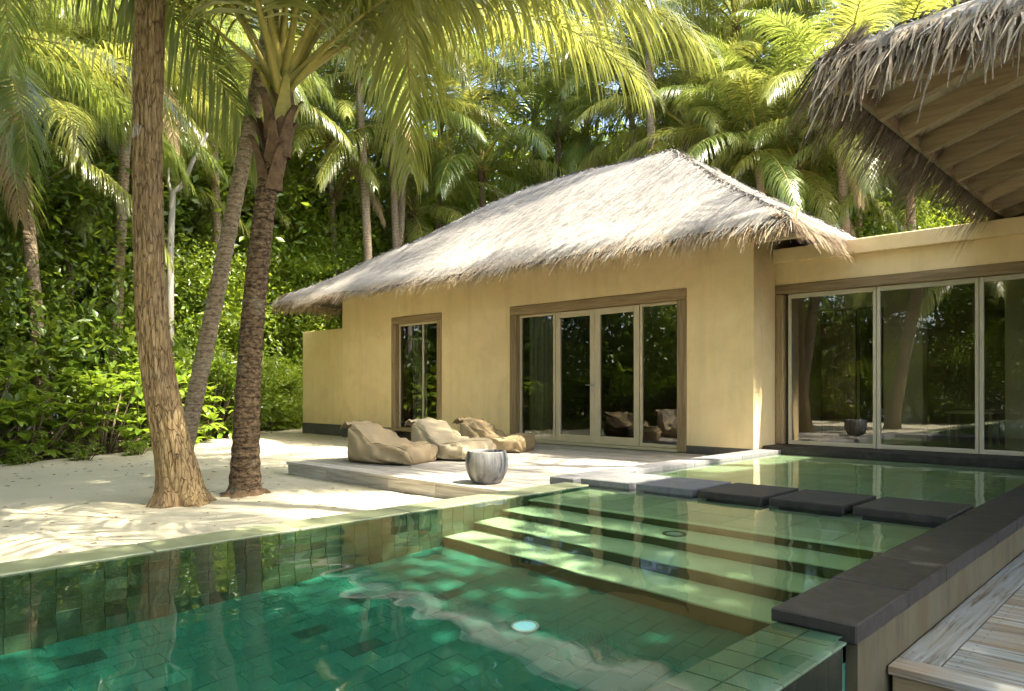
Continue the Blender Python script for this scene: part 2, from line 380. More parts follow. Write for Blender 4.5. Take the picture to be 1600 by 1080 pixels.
# ------------------------------------------------------------------ levels
Z_SAND, Z_WATER, Z_FLOOR, Z_SHALLOW = -0.17, 0.07, -1.21, -0.19
XL, XR = -4.37, -1.28                                   # inner faces of the pool's long walls
YN, YS, YF = -4.0, 4.78, 10.45                          # near end, edge of the shallow part, far end

# ------------------------------------------------------------------ ground and sand (one sheet each, open over the pool)
def sheet_with_hole(X0, X1, Y0, Y1, hx0, hx1, hy0, hy1, z):
    m = MB(); xs = [X0, hx0, hx1, X1]; ys = [Y0, hy0, hy1, Y1]
    v = [(x, y, z) for y in ys for x in xs]; f = []
    for j in range(3):
        for i in range(3):
            if i == 1 and j == 1: continue
            f.append((j*4+i, j*4+i+1, (j+1)*4+i+1, (j+1)*4+i))
    return m.add(v, f)
struct('ground', sheet_with_hole(-260, 260, -260, 260, -4.5, -.26, -6.0, 11.0, -.21), mat_soil)

def hedge_edge(y):        # x of the line where the sand meets the planting
    return np.interp(y, [-14, -4, 1, 2.8, 7, 11.5, 16, 30], [-12.0, -12.6, -13.1, -13.6, -16.3, -20.8, -23.5, -27])
nx, ny = 150, 170
gx = -4.64 - 22 * (np.linspace(0, 1, nx) ** 1.35); gy = np.linspace(-13, 24, ny)
GX, GY = np.meshgrid(gx, gy)
edge = hedge_edge(GY) + 1.1 * (fbm(GX*.8, GY*.8, 3) - .5)
GZ = Z_SAND + .05 * (fbm(GX*.9+20, GY*.9+20, 5) - .5) + .018 * (fbm(GX*4, GY*4, 8) - .5)
GZ = np.where(GX < edge, GZ - np.clip((edge - GX) * .35, 0, .12), GZ)
q = [(j*nx+i, j*nx+i+1, (j+1)*nx+i+1, (j+1)*nx+i) for j in range(ny-1) for i in range(nx-1)]
tag(link('sand', fast_mesh('sand', np.stack([GX, GY, GZ], -1).reshape(-1, 3), quad=np.array(q), mat=mat_sand, smooth=True)), kind='structure')

# ------------------------------------------------------------------ pool shell
pool_floor = struct('pool_floor', MB().box(XL-.02, XR+.02, YN, YS, Z_FLOOR-.12, Z_FLOOR-.006), mat_grout)
wall_l = struct('pool_wall_left', MB().box(-4.63, XL-.008, YN, 5.64, Z_FLOOR-.12, .04), mat_grout)
wall_r = struct('pool_wall_right', MB().box(XR, -1.03, YN, 11.0, Z_FLOOR-.12, .035), mat_grout)
shallow = struct('shallow_pool_floor', MB().box(-4.6, XR+.01, YS+.05, YF+.05, Z_SHALLOW-.2, Z_SHALLOW-.006), mat_grout)
wall_n = struct('pool_wall_near', MB().box(-4.63, -1.0, YN-.3, YN-.002, Z_FLOOR-.12, .06), mat_grout)
wall_u = struct('shallow_pool_wall', MB().box(-4.9, -4.602, 5.66, YF, -.4, .03), mat_pale_stone)
wet(pool_floor, wall_l, wall_r, shallow, wall_n, wall_u)

# wall tiles, each its own piece
tm = MB().box(-.006, .006, .0015, .1135, .0015, .2285, .003).data('tile', mat_walltile)
k = 0
for i in range(41):
    y = .55 + i * .115 - .115
    if y > YS - .02: break
    for j in range(6):
        z = .045 - (j + 1) * .23 * .915 - 0
        o = link('tile', tm, wall_l, (XL - .004, y, .048 - (j + 1) * .2105), scale=(1, 1, .2105/.23)); wet(o); k += 1
# floor tiles: the nearest 300 as pieces, the rest joined
TX, TY = .1145, .205
fm = MB().box(.0009, TX-.0009, .0009, TY-.0009, -.006, .006, .0015).data('tile', mat_floortile)
spots = []
for i in range(28):
    for j in range(30):
        x = XL + .004 + i * TX; y = -1.2 + j * TY + (TY/2 if i % 2 else 0)
        if x + TX > XR + .03 or y > 3.72: continue
        spots.append((x, y))
spots.sort(key=lambda p: abs(p[0]+2.9)*.35 + abs(p[1]-2.5) if p[1] > .5 else 9)
rest = MB()
for n_, (x, y) in enumerate(spots):
    if n_ < 300: wet(link('tile', fm, pool_floor, (x, y, Z_FLOOR - .002 + random.uniform(-.0015, .0015))))
    else: rest.box(x+.0018, x+TX-.0018, y+.0018, y+TY-.0018, Z_FLOOR-.008, Z_FLOOR+.003)
wet(tag(link('floor_tiles', rest.data('floor_tiles', mat_floortile_far), pool_floor), kind='stuff'))
# shallow slabs
sm = MB().box(.003, .397, .003, .397, -.008, .008, .003).data('slab', mat_shallow)
for i in range(9):
    for j in range(15):
        x = -4.6 + i * .4; y = YS + .06 + j * .4
        if x + .4 > XR + .25 or y + .4 > YF + .3: continue
        o = link('slab', sm, shallow, (x, y, Z_SHALLOW - .004 + random.uniform(-.002, .002))); wet(o)

# flight of underwater steps
steps = thing('pool_steps', (-2.8, 4.3, Z_FLOOR), 'four wide pale green steps under water leading down into the deep end', 'steps')
for k_, (yf, d) in enumerate([(3.80, 1.02), (4.12, .77), (4.45, .515), (4.78, .26)]):
    zt = Z_WATER - d; yb = [4.12, 4.45, 4.78, 4.88][k_]
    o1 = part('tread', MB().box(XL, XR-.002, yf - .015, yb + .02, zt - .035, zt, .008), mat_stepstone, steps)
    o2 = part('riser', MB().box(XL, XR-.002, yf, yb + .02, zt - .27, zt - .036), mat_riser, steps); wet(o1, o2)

# coping along the sand
cl = link('garden_coping', None, loc=(-4.5, 1, .05)); tag(cl, 'mossy green stone coping along the sand side of the pool', 'coping')
y = -3.9
while y < 5.6:
    L = min(.92, 5.64 - y)
    part('slab', MB().box(-4.665, XL + .004, y + .003, y + L - .003, .042, .078, .005), mat_coping, cl); y += .92

# curb between deck and shallow pool
cb = thing('stone_curb', (-4.73, 8, .03), 'pale lava stone curb running from the stepping stones to the house corner', 'curb')
for a, b in [(5.65, 6.72), (6.725, 7.98), (7.985, 9.23), (9.235, YF)]:
    o = part('slab', MB().box(-4.885, -4.575, a, b, .032, .113, .006), mat_pale_stone, cb)

# stepping stones across the pool
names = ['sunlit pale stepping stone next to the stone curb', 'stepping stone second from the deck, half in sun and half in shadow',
         'stepping stone third from the deck, fully shaded', 'stepping stone fourth from the deck, coloured dark for shade', 'stepping stone touching the black coping, coloured dark for shade']
for i in range(5):
    x0 = -4.525 + i * .642; x1 = x0 + (.582 if i < 4 else .63)
    s = thing('stepping_stone', ((x0+x1)/2, 6.07, -.18), names[i], 'stepping stone', 'stepping stones across the pool')
    o1 = part('slab', MB().box(x0, x1, 5.70 + .012*math.sin(i*2), 6.44, .022, .124, .007), [mat_pale_stone, mat_pale_stone, mat_basalt, mat_basalt, mat_basalt][i], s)  # shaded stones get dark basalt: the shade is put into the stone colour
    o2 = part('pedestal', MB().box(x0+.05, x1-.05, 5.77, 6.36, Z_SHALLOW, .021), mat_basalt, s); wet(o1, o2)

# black coping and weir wall on the other side
cr = thing('black_coping', (-1.14, 6, .04), 'black basalt coping slabs along the timber deck side of the pool', 'coping')
ys = [2.88, 3.53, 4.15, 4.75, 5.34, 5.95, 6.57, 7.2, 7.84, 8.5, 9.15, 9.8, 10.42]
for a, b in zip(ys[:-1], ys[1:]):
    o = part('slab', MB().box(-1.305, -.972, a + .0015, b - .0015, .037 - .0, .115 + random.uniform(-.002, .002), .006), mat_basalt, cr)
part('bedding', MB().box(-1.275, -1.03, 2.9, 10.4, -.05, .0365), mat_basalt, cr)
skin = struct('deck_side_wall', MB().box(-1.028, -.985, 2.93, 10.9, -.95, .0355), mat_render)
wt = MB().box(.002, .138, .002, .138, -.006, .006, .003).data('tile', mat_walltile)
for i in range(2):
    for j in range(15):
        o = link('tile', wt, wall_r, (-1.283 + i * .141, .76 + j * .141, .041)); wet(o)
ot = MB().box(-.006, .006, .002, .138, .002, .278, .003).data('tile', mat_wet_dark)
for j in range(15):
    for kz in range(3): link('tile', ot, wall_r, (-1.026, .76 + j * .141, .03 - (kz + 1) * .28))
struct('overflow_channel', MB().box(-1.03, -.24, -6, 11, -1.0, -.85).box(-.26, -.18, -6, 11, -.849, -.215), mat_plinth)

# water: one rippled sheet with real refraction
def water_sheet():
    xs = np.concatenate([np.linspace(XL - .002, XR, 78), np.linspace(XR, -1.012, 8)[1:]]); xs2 = np.concatenate([[-4.6], xs])
    ya = np.concatenate([np.linspace(YN, 2.885, 172), np.linspace(2.885, 5.645, 70)[1:], np.linspace(5.645, YF + .04, 122)[1:]])
    X, Y = np.meshgrid(xs2, ya)
    Zw = np.zeros_like(X); r = np.random.default_rng(4)
    for kk in range(34):
        lam = r.choice([r.uniform(.13, .3), r.uniform(.22, 1.3)]); th = r.normal(R(35), .55); am = .0010 * min(lam, .22 + .22*lam) * r.uniform(.4, .9)
        Zw += am * np.sin(2*math.pi/lam*(X*math.cos(th) + Y*math.sin(th)) + r.uniform(0, 6.28))
    Zw *= .35 + 1.3 * np.clip(fbm(X*.5+9, Y*.5+3, 21) - .25, 0, 1)
    v = np.stack([X, Y, Z_WATER + Zw], -1).reshape(-1, 3); n = len(xs2); q = []
    for j in range(len(ya) - 1):
        for i in range(n - 1):
            if i == 0 and ya[j] < 5.64: continue
            if xs2[i] >= XR - 1e-6 and ya[j] >= 2.88: continue
            q.append((j*n+i, j*n+i+1, (j+1)*n+i+1, (j+1)*n+i))
    q = np.array(q); used = np.unique(q); mp = np.zeros(len(v), int); mp[used] = np.arange(len(used))
    return fast_mesh('water', v[used], quad=mp[q], mat=mat_water, smooth=True)
w = tag(link('water', water_sheet()), kind='structure'); w.cycles.is_caustics_caster = True

# lamp and fittings in the pool
lp = on_z(820, 980, Z_WATER)
pl = thing('pool_lamp', (-2.84, 3.07, Z_FLOOR + .005), 'round pale blue lamp set in the deep floor of the pool', 'lamp')
p1 = part('rim', MB().lathe([(.07, -.0), (.08, 0), (.08, .018), (.066, .022), (.062, .012)], 28, pl.location), mat_white, pl, True)
p2 = part('lens', MB().lathe([(.062, .012), (.04, .02), (.001, .024)], 28, pl.location), mat_lamp, pl, True); wet(p1, p2)
dr = thing('inlet_cover', (-2.80, 4.46 + .15, Z_WATER - .515), 'small round cover lying on an underwater step', 'inlet cover')
p1 = part('rim', MB().lathe([(.085, 0), (.085, .012), (.06, .014), (.058, .006)], 24, dr.location), mat_riser, dr, True)
p2 = part('cap', MB().lathe([(.045, .0), (.045, .016), (.001, .02)], 20, dr.location), mat_white, dr, True); wet(p1, p2)

# ------------------------------------------------------------------ sun deck in front of the house
deck = thing('sun_deck', (-7, 7.6, Z_SAND), 'low weathered timber sun deck in front of the house', 'deck')
X0, X1, Y0, Y1 = -9.23, -4.9, 5.15, 10.17
cuts = [[-9.23, -6.72, -4.667], [-9.23, -7.85, -5.6, -4.667], [-9.23, -5.98, -4.667]]
y = Y0; r_ = 0
while y < Y1 - .05:
    wd = min(.142, Y1 - y); cs = cuts[r_ % 3]
    for a, b in zip(cs[:-1], cs[1:]):
        b2 = b if (y < 5.6 or b != -4.667) else -4.89
        part('plank', MB().box(a + .002, b2 - .002, y + .0025, y + wd - .0025, -.032, random.uniform(-.002, .002), .003), mat_deck, deck)
    y += .142; r_ += 1
for a, b in [(-9.2, -8.25), (-8.245, -6.95), (-6.945, -6.1), (-6.095, -4.68)]:
    part('fascia_board', MB().box(a, b, 5.165, 5.2, -.175, -.034, .003), mat_deck, deck)
part('end_board', MB().box(-9.215, -9.18, 5.205, 10.1, -.175, -.034, .003), mat_deck_y, deck)

# ------------------------------------------------------------------ old deck by the camera
od = thing('timber_deck', (1.2, 6, -.5), 'old bleached timber deck beside the black coping', 'deck')
ZD = -.14
part('border_plank', MB().box(-.978, -.82, 3.405, 9.5, ZD - .036, ZD, .003), mat_oldwood_y, od)
part('front_plank', MB().box(-.978, 3.4, 3.26, 3.40, ZD - .036, ZD, .003), mat_oldwood, od)
pm = MB().box(0, 4.2, .003, .132, -.036, 0, .003).data('plank', mat_oldwood)
for j in range(45):
    link('plank', pm, od, (-.814 - od.location.x, 3.407 + j * .135 - od.location.y, ZD - od.location.z + random.uniform(-.003, .003)))
part('fascia_board', MB().box(-.965, 3.4, 3.275, 3.31, ZD - .12, ZD - .038, .003), mat_frame_x, od)
part('bearer', MB().box(-.96, -.88, 3.33, 9.4, -.849, ZD - .04), mat_frame_z, od)
nm = MB().lathe([(.0055, .0008), (.001, .0014)], 8).data('nail', mat_plinth)
for j in range(18):
    for dx in (.05, 1.0):
        for dy in (.03, .1):
            link('nail', nm, od, (-.814 + dx - od.location.x, 3.407 + j*.135 + dy - od.location.y, ZD + .003 - od.location.z))
for j in range(6):
    for dx in (.03, .125):
        link('nail', nm, od, (-.978 + dx - od.location.x, 3.5 + j*.55 - od.location.y, ZD + .001 - od.location.z))

# ------------------------------------------------------------------ walls with openings
def holed_wall(x0, x1, z0, z1, ya, yb, holes):
    xs = sorted({x0, x1, *[h[0] for h in holes], *[h[1] for h in holes]}); zs = sorted({z0, z1, *[h[2] for h in holes], *[h[3] for h in holes]})
    solid = lambda i, j: 0 <= i < len(xs)-1 and 0 <= j < len(zs)-1 and not any(h[0]-1e-6 <= xs[i] and xs[i+1] <= h[1]+1e-6 and h[2]-1e-6 <= zs[j] and zs[j+1] <= h[3]+1e-6 for h in holes)
    m = MB()
    for i in range(len(xs)-1):
        for j in range(len(zs)-1):
            if not solid(i, j): continue
            a, b, c, d = xs[i], xs[i+1], zs[j], zs[j+1]
            v = [(a,ya,c),(b,ya,c),(b,ya,d),(a,ya,d),(a,yb,c),(b,yb,c),(b,yb,d),(a,yb,d)]
            f = [(0,1,2,3),(5,4,7,6)]
            if not solid(i-1, j): f.append((4,0,3,7))
            if not solid(i+1, j): f.append((1,5,6,2))
            if not solid(i, j-1): f.append((4,5,1,0))
            if not solid(i, j+1): f.append((3,2,6,7))
            m.add(v, f)
    return m
def pane(x0, x1, z0, z1, y): return MB().add([(x0,y,z0),(x1,y,z0),(x1,y,z1),(x0,y,z1)], [(0,1,2,3)])
def frame_ring(parent, x0, x1, z0, z1, w, ya, yb, names, mx, mz, bottom=True, c=.006):
    part(names, MB().box(x0, x0+w, ya, yb, z0, z1-w-.001, c), mz, parent); part(names, MB().box(x1-w, x1, ya, yb, z0, z1-w-.001, c), mz, parent)
    part(names, MB().box(x0, x1, ya, yb, z1-w, z1, c), mx, parent)
    if bottom: part(names, MB().box(x0+w+.001, x1-w-.001, ya, yb, z0, z0+w*.8, c), mx, parent)

# ------------------------------------------------------------------ main house
house = thing('thatched_house', (-10, 13.5, Z_SAND), 'ochre rendered house under a big sunbleached thatched roof', 'house')
HX0, HX1, HY = -15.55, -4.88, 10.2
DX0, DX1, DZ1 = -9.82, -5.98, 2.58
WX0, WX1, WZ0, WZ1 = -13.56, -11.82, .05, 2.62
part('wall', holed_wall(HX0, HX1, .121, 3.6, HY, HY + .26, [(DX0+.02, DX1-.02, .121, DZ1-.02), (WX0+.02, WX1-.02, .121, WZ1-.02)]), mat_stucco, house)
m = MB(); m.box(HX1 - .26, HX1, HY + .262, 17.6, .121, 3.6); m.box(HX0, HX0 + .26, HY + .262, 17.6, .121, 3.6); m.box(HX0, HX1, 17.602, 17.85, .121, 3.6)
part('wall', m, mat_stucco, house)
for bx in [(HX0-.004, WX0+.02, HY-.012, HY+.25), (WX1-.02, DX0+.02, HY-.012, HY+.25), (DX1-.02, HX1+.012, HY-.012, HY+.25), (HX1-.2, HX1+.012, HY+.252, 11.0), (HX0-.004, HX0+.25, HY+.252, 17.6)]:
    part('plinth', MB().box(*bx, Z_SAND-.1, .12, .01), mat_plinth, house)
m = MB(); m.box(HX0+.26, HX1-.26, HY+.27, 14.2, -.25, .03); part('room_floor', m, mat_roomfloor, house)
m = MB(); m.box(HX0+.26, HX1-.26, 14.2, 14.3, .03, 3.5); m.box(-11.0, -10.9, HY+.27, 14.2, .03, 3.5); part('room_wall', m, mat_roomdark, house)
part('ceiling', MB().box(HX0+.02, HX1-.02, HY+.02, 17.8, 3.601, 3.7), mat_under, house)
# French door with side lights
dr_ = part('door_frame', MB().box(DX0, DX1, HY-.02, HY+.16, DZ1-.17, DZ1, .012), mat_frame_x, house)
for a in (DX0, DX1-.17): part('jamb', MB().box(a, a+.17, HY-.02, HY+.16, .0, DZ1-.171, .012), mat_frame_z, dr_)
part('threshold', MB().box(DX0+.172, DX1-.172, HY+.0, HY+.2, .0, .045, .005), mat_sash, dr_)
yg = HY + .11
def sash(x0, x1, z0, z1, w, name, mat_g, handle=False):
    s = part(name, MB().box(x0, x0+w, yg-.03, yg+.025, z0, z1, .004).box(x1-w, x1, yg-.03, yg+.025, z0, z1, .004).box(x0+w, x1-w, yg-.028, yg+.023, z1-w, z1, .004).box(x0+w, x1-w, yg-.028, yg+.023, z0, z0+w*1.25, .004), mat_sash, house)
    part('pane', pane(x0+w, x1-w, z0+w, z1-w, yg), mat_g, s)
    return s
sash(-9.645, -8.755, .05, 2.405, .045, 'side_light', mat_glass)
sash(-8.74, -7.845, .05, 2.40, .105, 'door', mat_glass)
s2 = sash(-7.84, -6.925, .05, 2.40, .105, 'door', mat_glass)
sash(-6.91, -6.155, .05, 2.405, .045, 'side_light', mat_glass)
h = MB(); h.box(-7.875, -7.85, yg-.045, yg-.03, 1.0, 1.14, .003); h.tube([(-7.862, yg-.03, 1.07), (-7.862, yg-.085, 1.07), (-7.89, yg-.09, 1.07), (-7.99, yg-.09, 1.07)], [.009]*4, 8)
part('handle', h, mat_steel, [o for o in house.children if o.name.startswith('door') and not o.name.startswith('door_frame')][0])
# narrow window
wf = part('window', MB().box(WX0, WX1, HY-.02, HY+.16, WZ1-.15, WZ1, .012), mat_frame_x, house)
for a in (WX0, WX1-.15): part('frame', MB().box(a, a+.15, HY-.02, HY+.16, WZ0, WZ1-.151, .012), mat_frame_z, wf)
part('sill', MB().box(WX0+.152, WX1-.152, HY-.01, HY+.2, WZ0, WZ0+.09, .006), mat_frame_x, wf)
xm = -12.55
m = MB(); m.box(WX0+.152, WX0+.2, yg-.02, yg+.02, WZ0+.09, WZ1-.152, .004); m.box(WX1-.2, WX1-.152, yg-.02, yg+.02, WZ0+.09, WZ1-.152, .004); m.box(xm-.022, xm+.022, yg-.025, yg+.02, WZ0+.09, WZ1-.152, .004)
m.box(WX0+.2, WX1-.2, yg-.018, yg+.018, WZ1-.2, WZ1-.152, .004); part('sash', m, mat_sash, wf)
part('pane', pane(WX0+.2, xm-.02, WZ0+.09, WZ1-.2, yg), mat_glass, wf); part('pane', pane(xm+.02, WX1-.2, WZ0+.09, WZ1-.2, yg), mat_glass, wf)
# low garden wall beside the house
gw = thing('garden_wall', (-16.6, 10.5, Z_SAND), 'low ochre wall at the far end of the house under the eave', 'wall')
part('panel', MB().box(-17.65, HX0-.003, 10.34, 10.54, .101, 2.52, .008), mat_stucco, gw)
part('plinth', MB().box(-17.66, HX0-.006, 10.33, 10.545, Z_SAND-.1, .10, .008), mat_plinth, gw)

def curtain(x0, x1, y, z0, z1, name, label):
    n = 60; v = []; ph = 0
    for i in range(n+1):
        u = i/n; x = x0 + (x1-x0)*u; yy = y + .035*math.sin(u*42 + math.sin(u*9)*1.5) + .015*math.sin(u*95)
        v += [(x, yy, z0), (x + .01*math.sin(u*30), yy*1.0 + .01*math.sin(u*60), z1)]
    f = [(2*i, 2*i+2, 2*i+3, 2*i+1) for i in range(n)]
    c = thing(name, ((x0+x1)/2, y, z0), label, 'curtain'); part('drape', MB().add(v, f), mat_curtain, c, True)
    part('rail', MB().tube([(x0-.05, y, z1+.01), (x1+.05, y, z1+.01)], [.015]*2, 8), mat_steel, c)
curtain(-9.62, -8.78, HY+.34, .05, 2.5, 'curtain', 'grey pleated curtain behind the side light next to the French door')
curtain(-13.3, -12.75, HY+.4, .1, 2.6, 'curtain', 'dark curtain behind the narrow house window')

# ------------------------------------------------------------------ thatch
def strands(base, dirn, side, length, width, lift=.0, drop=None, segs=2, r=rng):
    """flat blades: base (n,3), dirn (n,3) unit, side (n,3) unit; optional drop bends the far end downward"""
    n = len(base); st = np.linspace(0, 1, segs+1); rows = []
    for k, s in enumerate(st):
        p = base + dirn * (length*s)[:, None]
        if drop is not None: p = p + np.stack([np.zeros(n), np.zeros(n), -drop * s**1.6], 1)
        wk = width * (1 - .75*s**2)
        rows += [p - side*wk[:, None]*.5, p + side*wk[:, None]*.5]
    v = np.stack(rows, 1).reshape(-1, 3); b = (np.arange(n)*2*(segs+1))[:, None]
    q = np.concatenate([b + np.array([2*k, 2*k+1, 2*k+3, 2*k+2]) for k in range(segs)])
    return v, q
class Blades:
    def __init__(s): s.v = []; s.q = []; s.n = 0
    def add(s, v, q): s.v.append(v); s.q.append(q + s.n); s.n += len(v)
    def mesh(s, name, mat): return fast_mesh(name, np.concatenate(s.v), quad=np.concatenate(s.q), mat=mat)
def unit(a): return a / np.linalg.norm(a, axis=-1, keepdims=True)

def hip_roof(ex0, ex1, ey0, ey1, ze, zr, run, thick, density, fr_len, fr_w, fr_n, parent, mt, mf, sides='fblr', seed=1, fl=.45, bl=.55):
    r = np.random.default_rng(seed); rx0, rx1 = ex0 + run, ex1 - run; ry = (ey0 + ey1) / 2
    slope = (zr - ze) / run
    def zat(x, y):
        d = np.minimum(np.minimum(x - ex0, ex1 - x), np.minimum(y - ey0, ey1 - y))
        d = np.clip(d, 0, run); u = d / run
        return ze + slope*d - .16*np.sin(np.pi*np.clip(u, 0, 1))*(1-u) + .02*np.sin(x*2.1+y*1.3) + .05*(fbm(x*1.3+50, y*1.3+50, seed+40) - .5) - .10*np.exp(-d*9)
    nx_, ny_ = 120, 90
    xs = np.linspace(ex0, ex1, nx_); ys_ = np.linspace(ey0, ey1, ny_); X, Y = np.meshgrid(xs, ys_)
    Zt = zat(X, Y)
    top = np.stack([X, Y, Zt], -1).reshape(-1, 3)
    d = np.minimum(np.minimum(X-ex0, ex1-X), np.minimum(Y-ey0, ey1-Y))
    bot = np.stack([X, Y, Zt - np.clip(.06 + d*.5, .06, thick)], -1).reshape(-1, 3)
    idx = np.arange(nx_*ny_).reshape(ny_, nx_)
    qt = np.stack([idx[:-1, :-1], idx[:-1, 1:], idx[1:, 1:], idx[1:, :-1]], -1).reshape(-1, 4)
    off = np.array(parent.location) if parent.parent is None else np.array(parent.location) + np.array(parent.parent.location)
    link('roof', fast_mesh('roof', top - off, quad=qt, mat=mt, smooth=True), parent)
    roof = parent.children[-1]
    ring = np.concatenate([idx[0, :], idx[1:, -1], idx[-1, -2::-1], idx[-2:0:-1, 0]]); N = nx_*ny_
    qb = qt[:, ::-1]; rq = np.array([[ring[i], ring[(i+1) % len(ring)], ring[(i+1) % len(ring)]+N, ring[i]+N] for i in range(len(ring))])
    used = np.concatenate([top, bot]) - off
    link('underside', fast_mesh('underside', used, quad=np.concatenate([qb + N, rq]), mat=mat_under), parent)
    B = Blades()
    # blades over the slopes
    A = (ex1-ex0)*(ey1-ey0); n = int(A*density); x = r.uniform(ex0, ex1, n); y = r.uniform(ey0, ey1, n)
    ds = np.stack([x-ex0, ex1-x, y-ey0, ey1-y], 1); wh = ds.argmin(1)
    keep = np.zeros(n, bool)
    for k_, c in enumerate('lrfb'):
        if c in sides: keep |= wh == k_
    x, y, wh = x[keep], y[keep], wh[keep]; n = len(x)
    out = np.array([(-1, 0, -slope), (1, 0, -slope), (0, -1, -slope), (0, 1, -slope)], float)[wh]
    sd = np.array([(0, 1, 0), (0, 1, 0), (1, 0, 0), (1, 0, 0)], float)[wh]
    dn = unit(out + sd * r.normal(0, .10, n)[:, None] + np.stack([np.zeros(n), np.zeros(n), r.uniform(.0, .06, n)], 1))
    base = np.stack([x, y, zat(x, y) + r.uniform(-.01, .012, n)], 1)
    v, q = strands(base, dn, sd, r.uniform(.18, bl, n), r.uniform(.008, .02, n) * fr_w, segs=1); B.add(v - off, q)
    # ridge and hip rolls
    def line(p0, p1, n, w):
        u = r.random(n)[:, None]; p = np.array(p0)*(1-u) + np.array(p1)*u; p[:, 2] = zat(p[:, 0], p[:, 1]) + .02
        dd = unit(r.normal(0, 1, (n, 3)) * np.array([1, 1, .15]) + np.array([0, 0, -.45])); s_ = unit(np.cross(dd, [0, 0, 1]))
        v, q = strands(p, dd, s_, r.uniform(.12, .4, n), r.uniform(.012, .03, n)*fr_w, drop=r.uniform(0, .12, n), segs=2); B.add(v - off, q)
    for a, b in [((ex0, ey0, 0), (rx0, ry, 0)), ((ex1, ey0, 0), (rx1, ry, 0)), ((rx0, ry, 0), (rx1, ry, 0)), ((ex1, ey1, 0), (rx1, ry, 0))]: line(a, b, 900 if density > 60 else 300, .03)
    o = tag(link('thatch', B.mesh('thatch', mt), roof), kind='stuff')
    # fringe along the eaves, ragged in clumps
    Bf = Blades(); E_ = {'f': ((ex0, ey0), (ex1, ey0), (0, -1)), 'r': ((ex1, ey0), (ex1, ey1), (1, 0)), 'l': ((ex0, ey0), (ex0, ey1), (-1, 0)), 'b': ((ex0, ey1), (ex1, ey1), (0, 1))}
    for c in sides:
        a, b, o_ = E_[c]; Ln = abs(b[0]-a[0]) + abs(b[1]-a[1]); n = int(Ln*fr_n)
        u = r.random(n); p = np.stack([a[0]+(b[0]-a[0])*u, a[1]+(b[1]-a[1])*u], 1)
        back = r.uniform(0, .32, n); p = p - np.array(o_)*back[:, None]
        base = np.stack([p[:, 0], p[:, 1], ze + slope*back - .06 + r.uniform(-.07, .05, n) - .04], 1)
        along = np.array([b[0]-a[0], b[1]-a[1], 0])/Ln
        dn = unit(np.array([o_[0], o_[1], -.75]) + along*r.normal(0, .22, n)[:, None] + np.array([0, 0, 1])*r.normal(0, .18, n)[:, None])
        clump = fbm(u*Ln*3.1, u*0+seed, seed+77)
        ln = (fl*.45 + fl*1.0*r.random(n)**2.2) * (.55 + .9*clump)
        v, q = strands(base, dn, np.tile(along, (n, 1)), ln, r.uniform(.009, .02, n)*fr_w, drop=ln*r.uniform(.15, .7, n), segs=3); Bf.add(v - off, q)
    tag(link('fringe', Bf.mesh('fringe', mf), roof), kind='stuff')
    return roof
hip_roof(-16.65, -3.82, 9.0, 17.9, 3.2, 6.03, 4.45, .26, 420, .4, .8, 900, house, mat_thatch, mat_fringe, seed=3, fl=.20)
part('rafter', MB().box(-4.7, -4.05, 9.85, 9.97, 3.06, 3.2, .006), mat_rafter, house)
part('wall_plate', MB().box(-4.875, -4.78, 10.47, 17.0, 3.61, 3.75), mat_rafter, house)

# ------------------------------------------------------------------ flat roofed wing with the wide glazing
wing = thing('glazed_wing', (-1, 13, 0), 'flat roofed ochre wing with wide sliding glass behind the shallow pool', 'building')
GY_, WXR = 11.0, 3.6
part('parapet', MB().box(HX1+.002, WXR, 10.83, 16.8, 2.91, 3.12, .008), mat_stucco, wing)
part('wall', MB().box(HX1+.002, WXR, 10.93, 11.2, 2.585, 2.909), mat_stucco, wing)
part('wall', MB().box(WXR, WXR+.25, 10.93, 16.8, -.2, 2.909).box(HX1+.002, WXR, 16.6, 16.8, -.2, 2.909), mat_stucco, wing)
lf = part('frame', MB().box(HX1+.004, WXR, 10.91, 11.1, 2.44, 2.583, .01), mat_frame_x, wing)
part('jamb', MB().box(HX1+.004, HX1+.13, 10.91, 11.1, .161, 2.438, .01), mat_frame_z, lf)
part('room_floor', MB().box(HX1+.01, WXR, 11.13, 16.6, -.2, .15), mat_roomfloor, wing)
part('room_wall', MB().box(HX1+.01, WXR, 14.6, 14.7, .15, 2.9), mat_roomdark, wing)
part('ceiling', MB().box(HX1+.01, WXR, 11.21, 16.6, 2.80, 2.905), mat_room, wing)
mull = [-4.70, -3.44, -2.20, -.96, .28, 1.52, 2.76]
for a, b in zip(mull[:-1], mull[1:]):
    s_ = part('sliding_panel', MB().box(a+.004, a+.05, 10.97, 11.03, .165, 2.436, .004).box(b-.045, b-.004, 10.97, 11.03, .165, 2.436, .004).box(a+.05, b-.045, 10.975, 11.025, 2.37, 2.436, .004).box(a+.05, b-.045, 10.975, 11.025, .165, .225, .004), mat_alu, wing)
    part('pane', pane(a+.05, b-.045, .22, 2.375, GY_), mat_glass_r, s_)
part('ledge', MB().box(HX1+.014, WXR, YF+.002, 11.12, -.4, .16, .01), mat_basalt, wing)
# inside: columns, a door
part('column', MB().box(-3.75, -3.2, 12.3, 12.55, .151, 2.799), mat_room, wing)
part('column', MB().box(-2.15, -1.5, 12.3, 12.55, .151, 2.799), mat_room, wing)
part('lintel', MB().box(-4.87, -3.76, 12.32, 12.5, 2.3, 2.799), mat_room, wing)
d_ = part('door', MB().box(-4.72, -4.18, 12.34, 12.40, .152, 2.28, .004), mat_frame_z, wing)
part('handle', MB().tube([(-4.27, 12.33, 1.2), (-4.27, 12.28, 1.2), (-4.40, 12.275, 1.2)], [.012]*3, 8), mat_steel, d_)
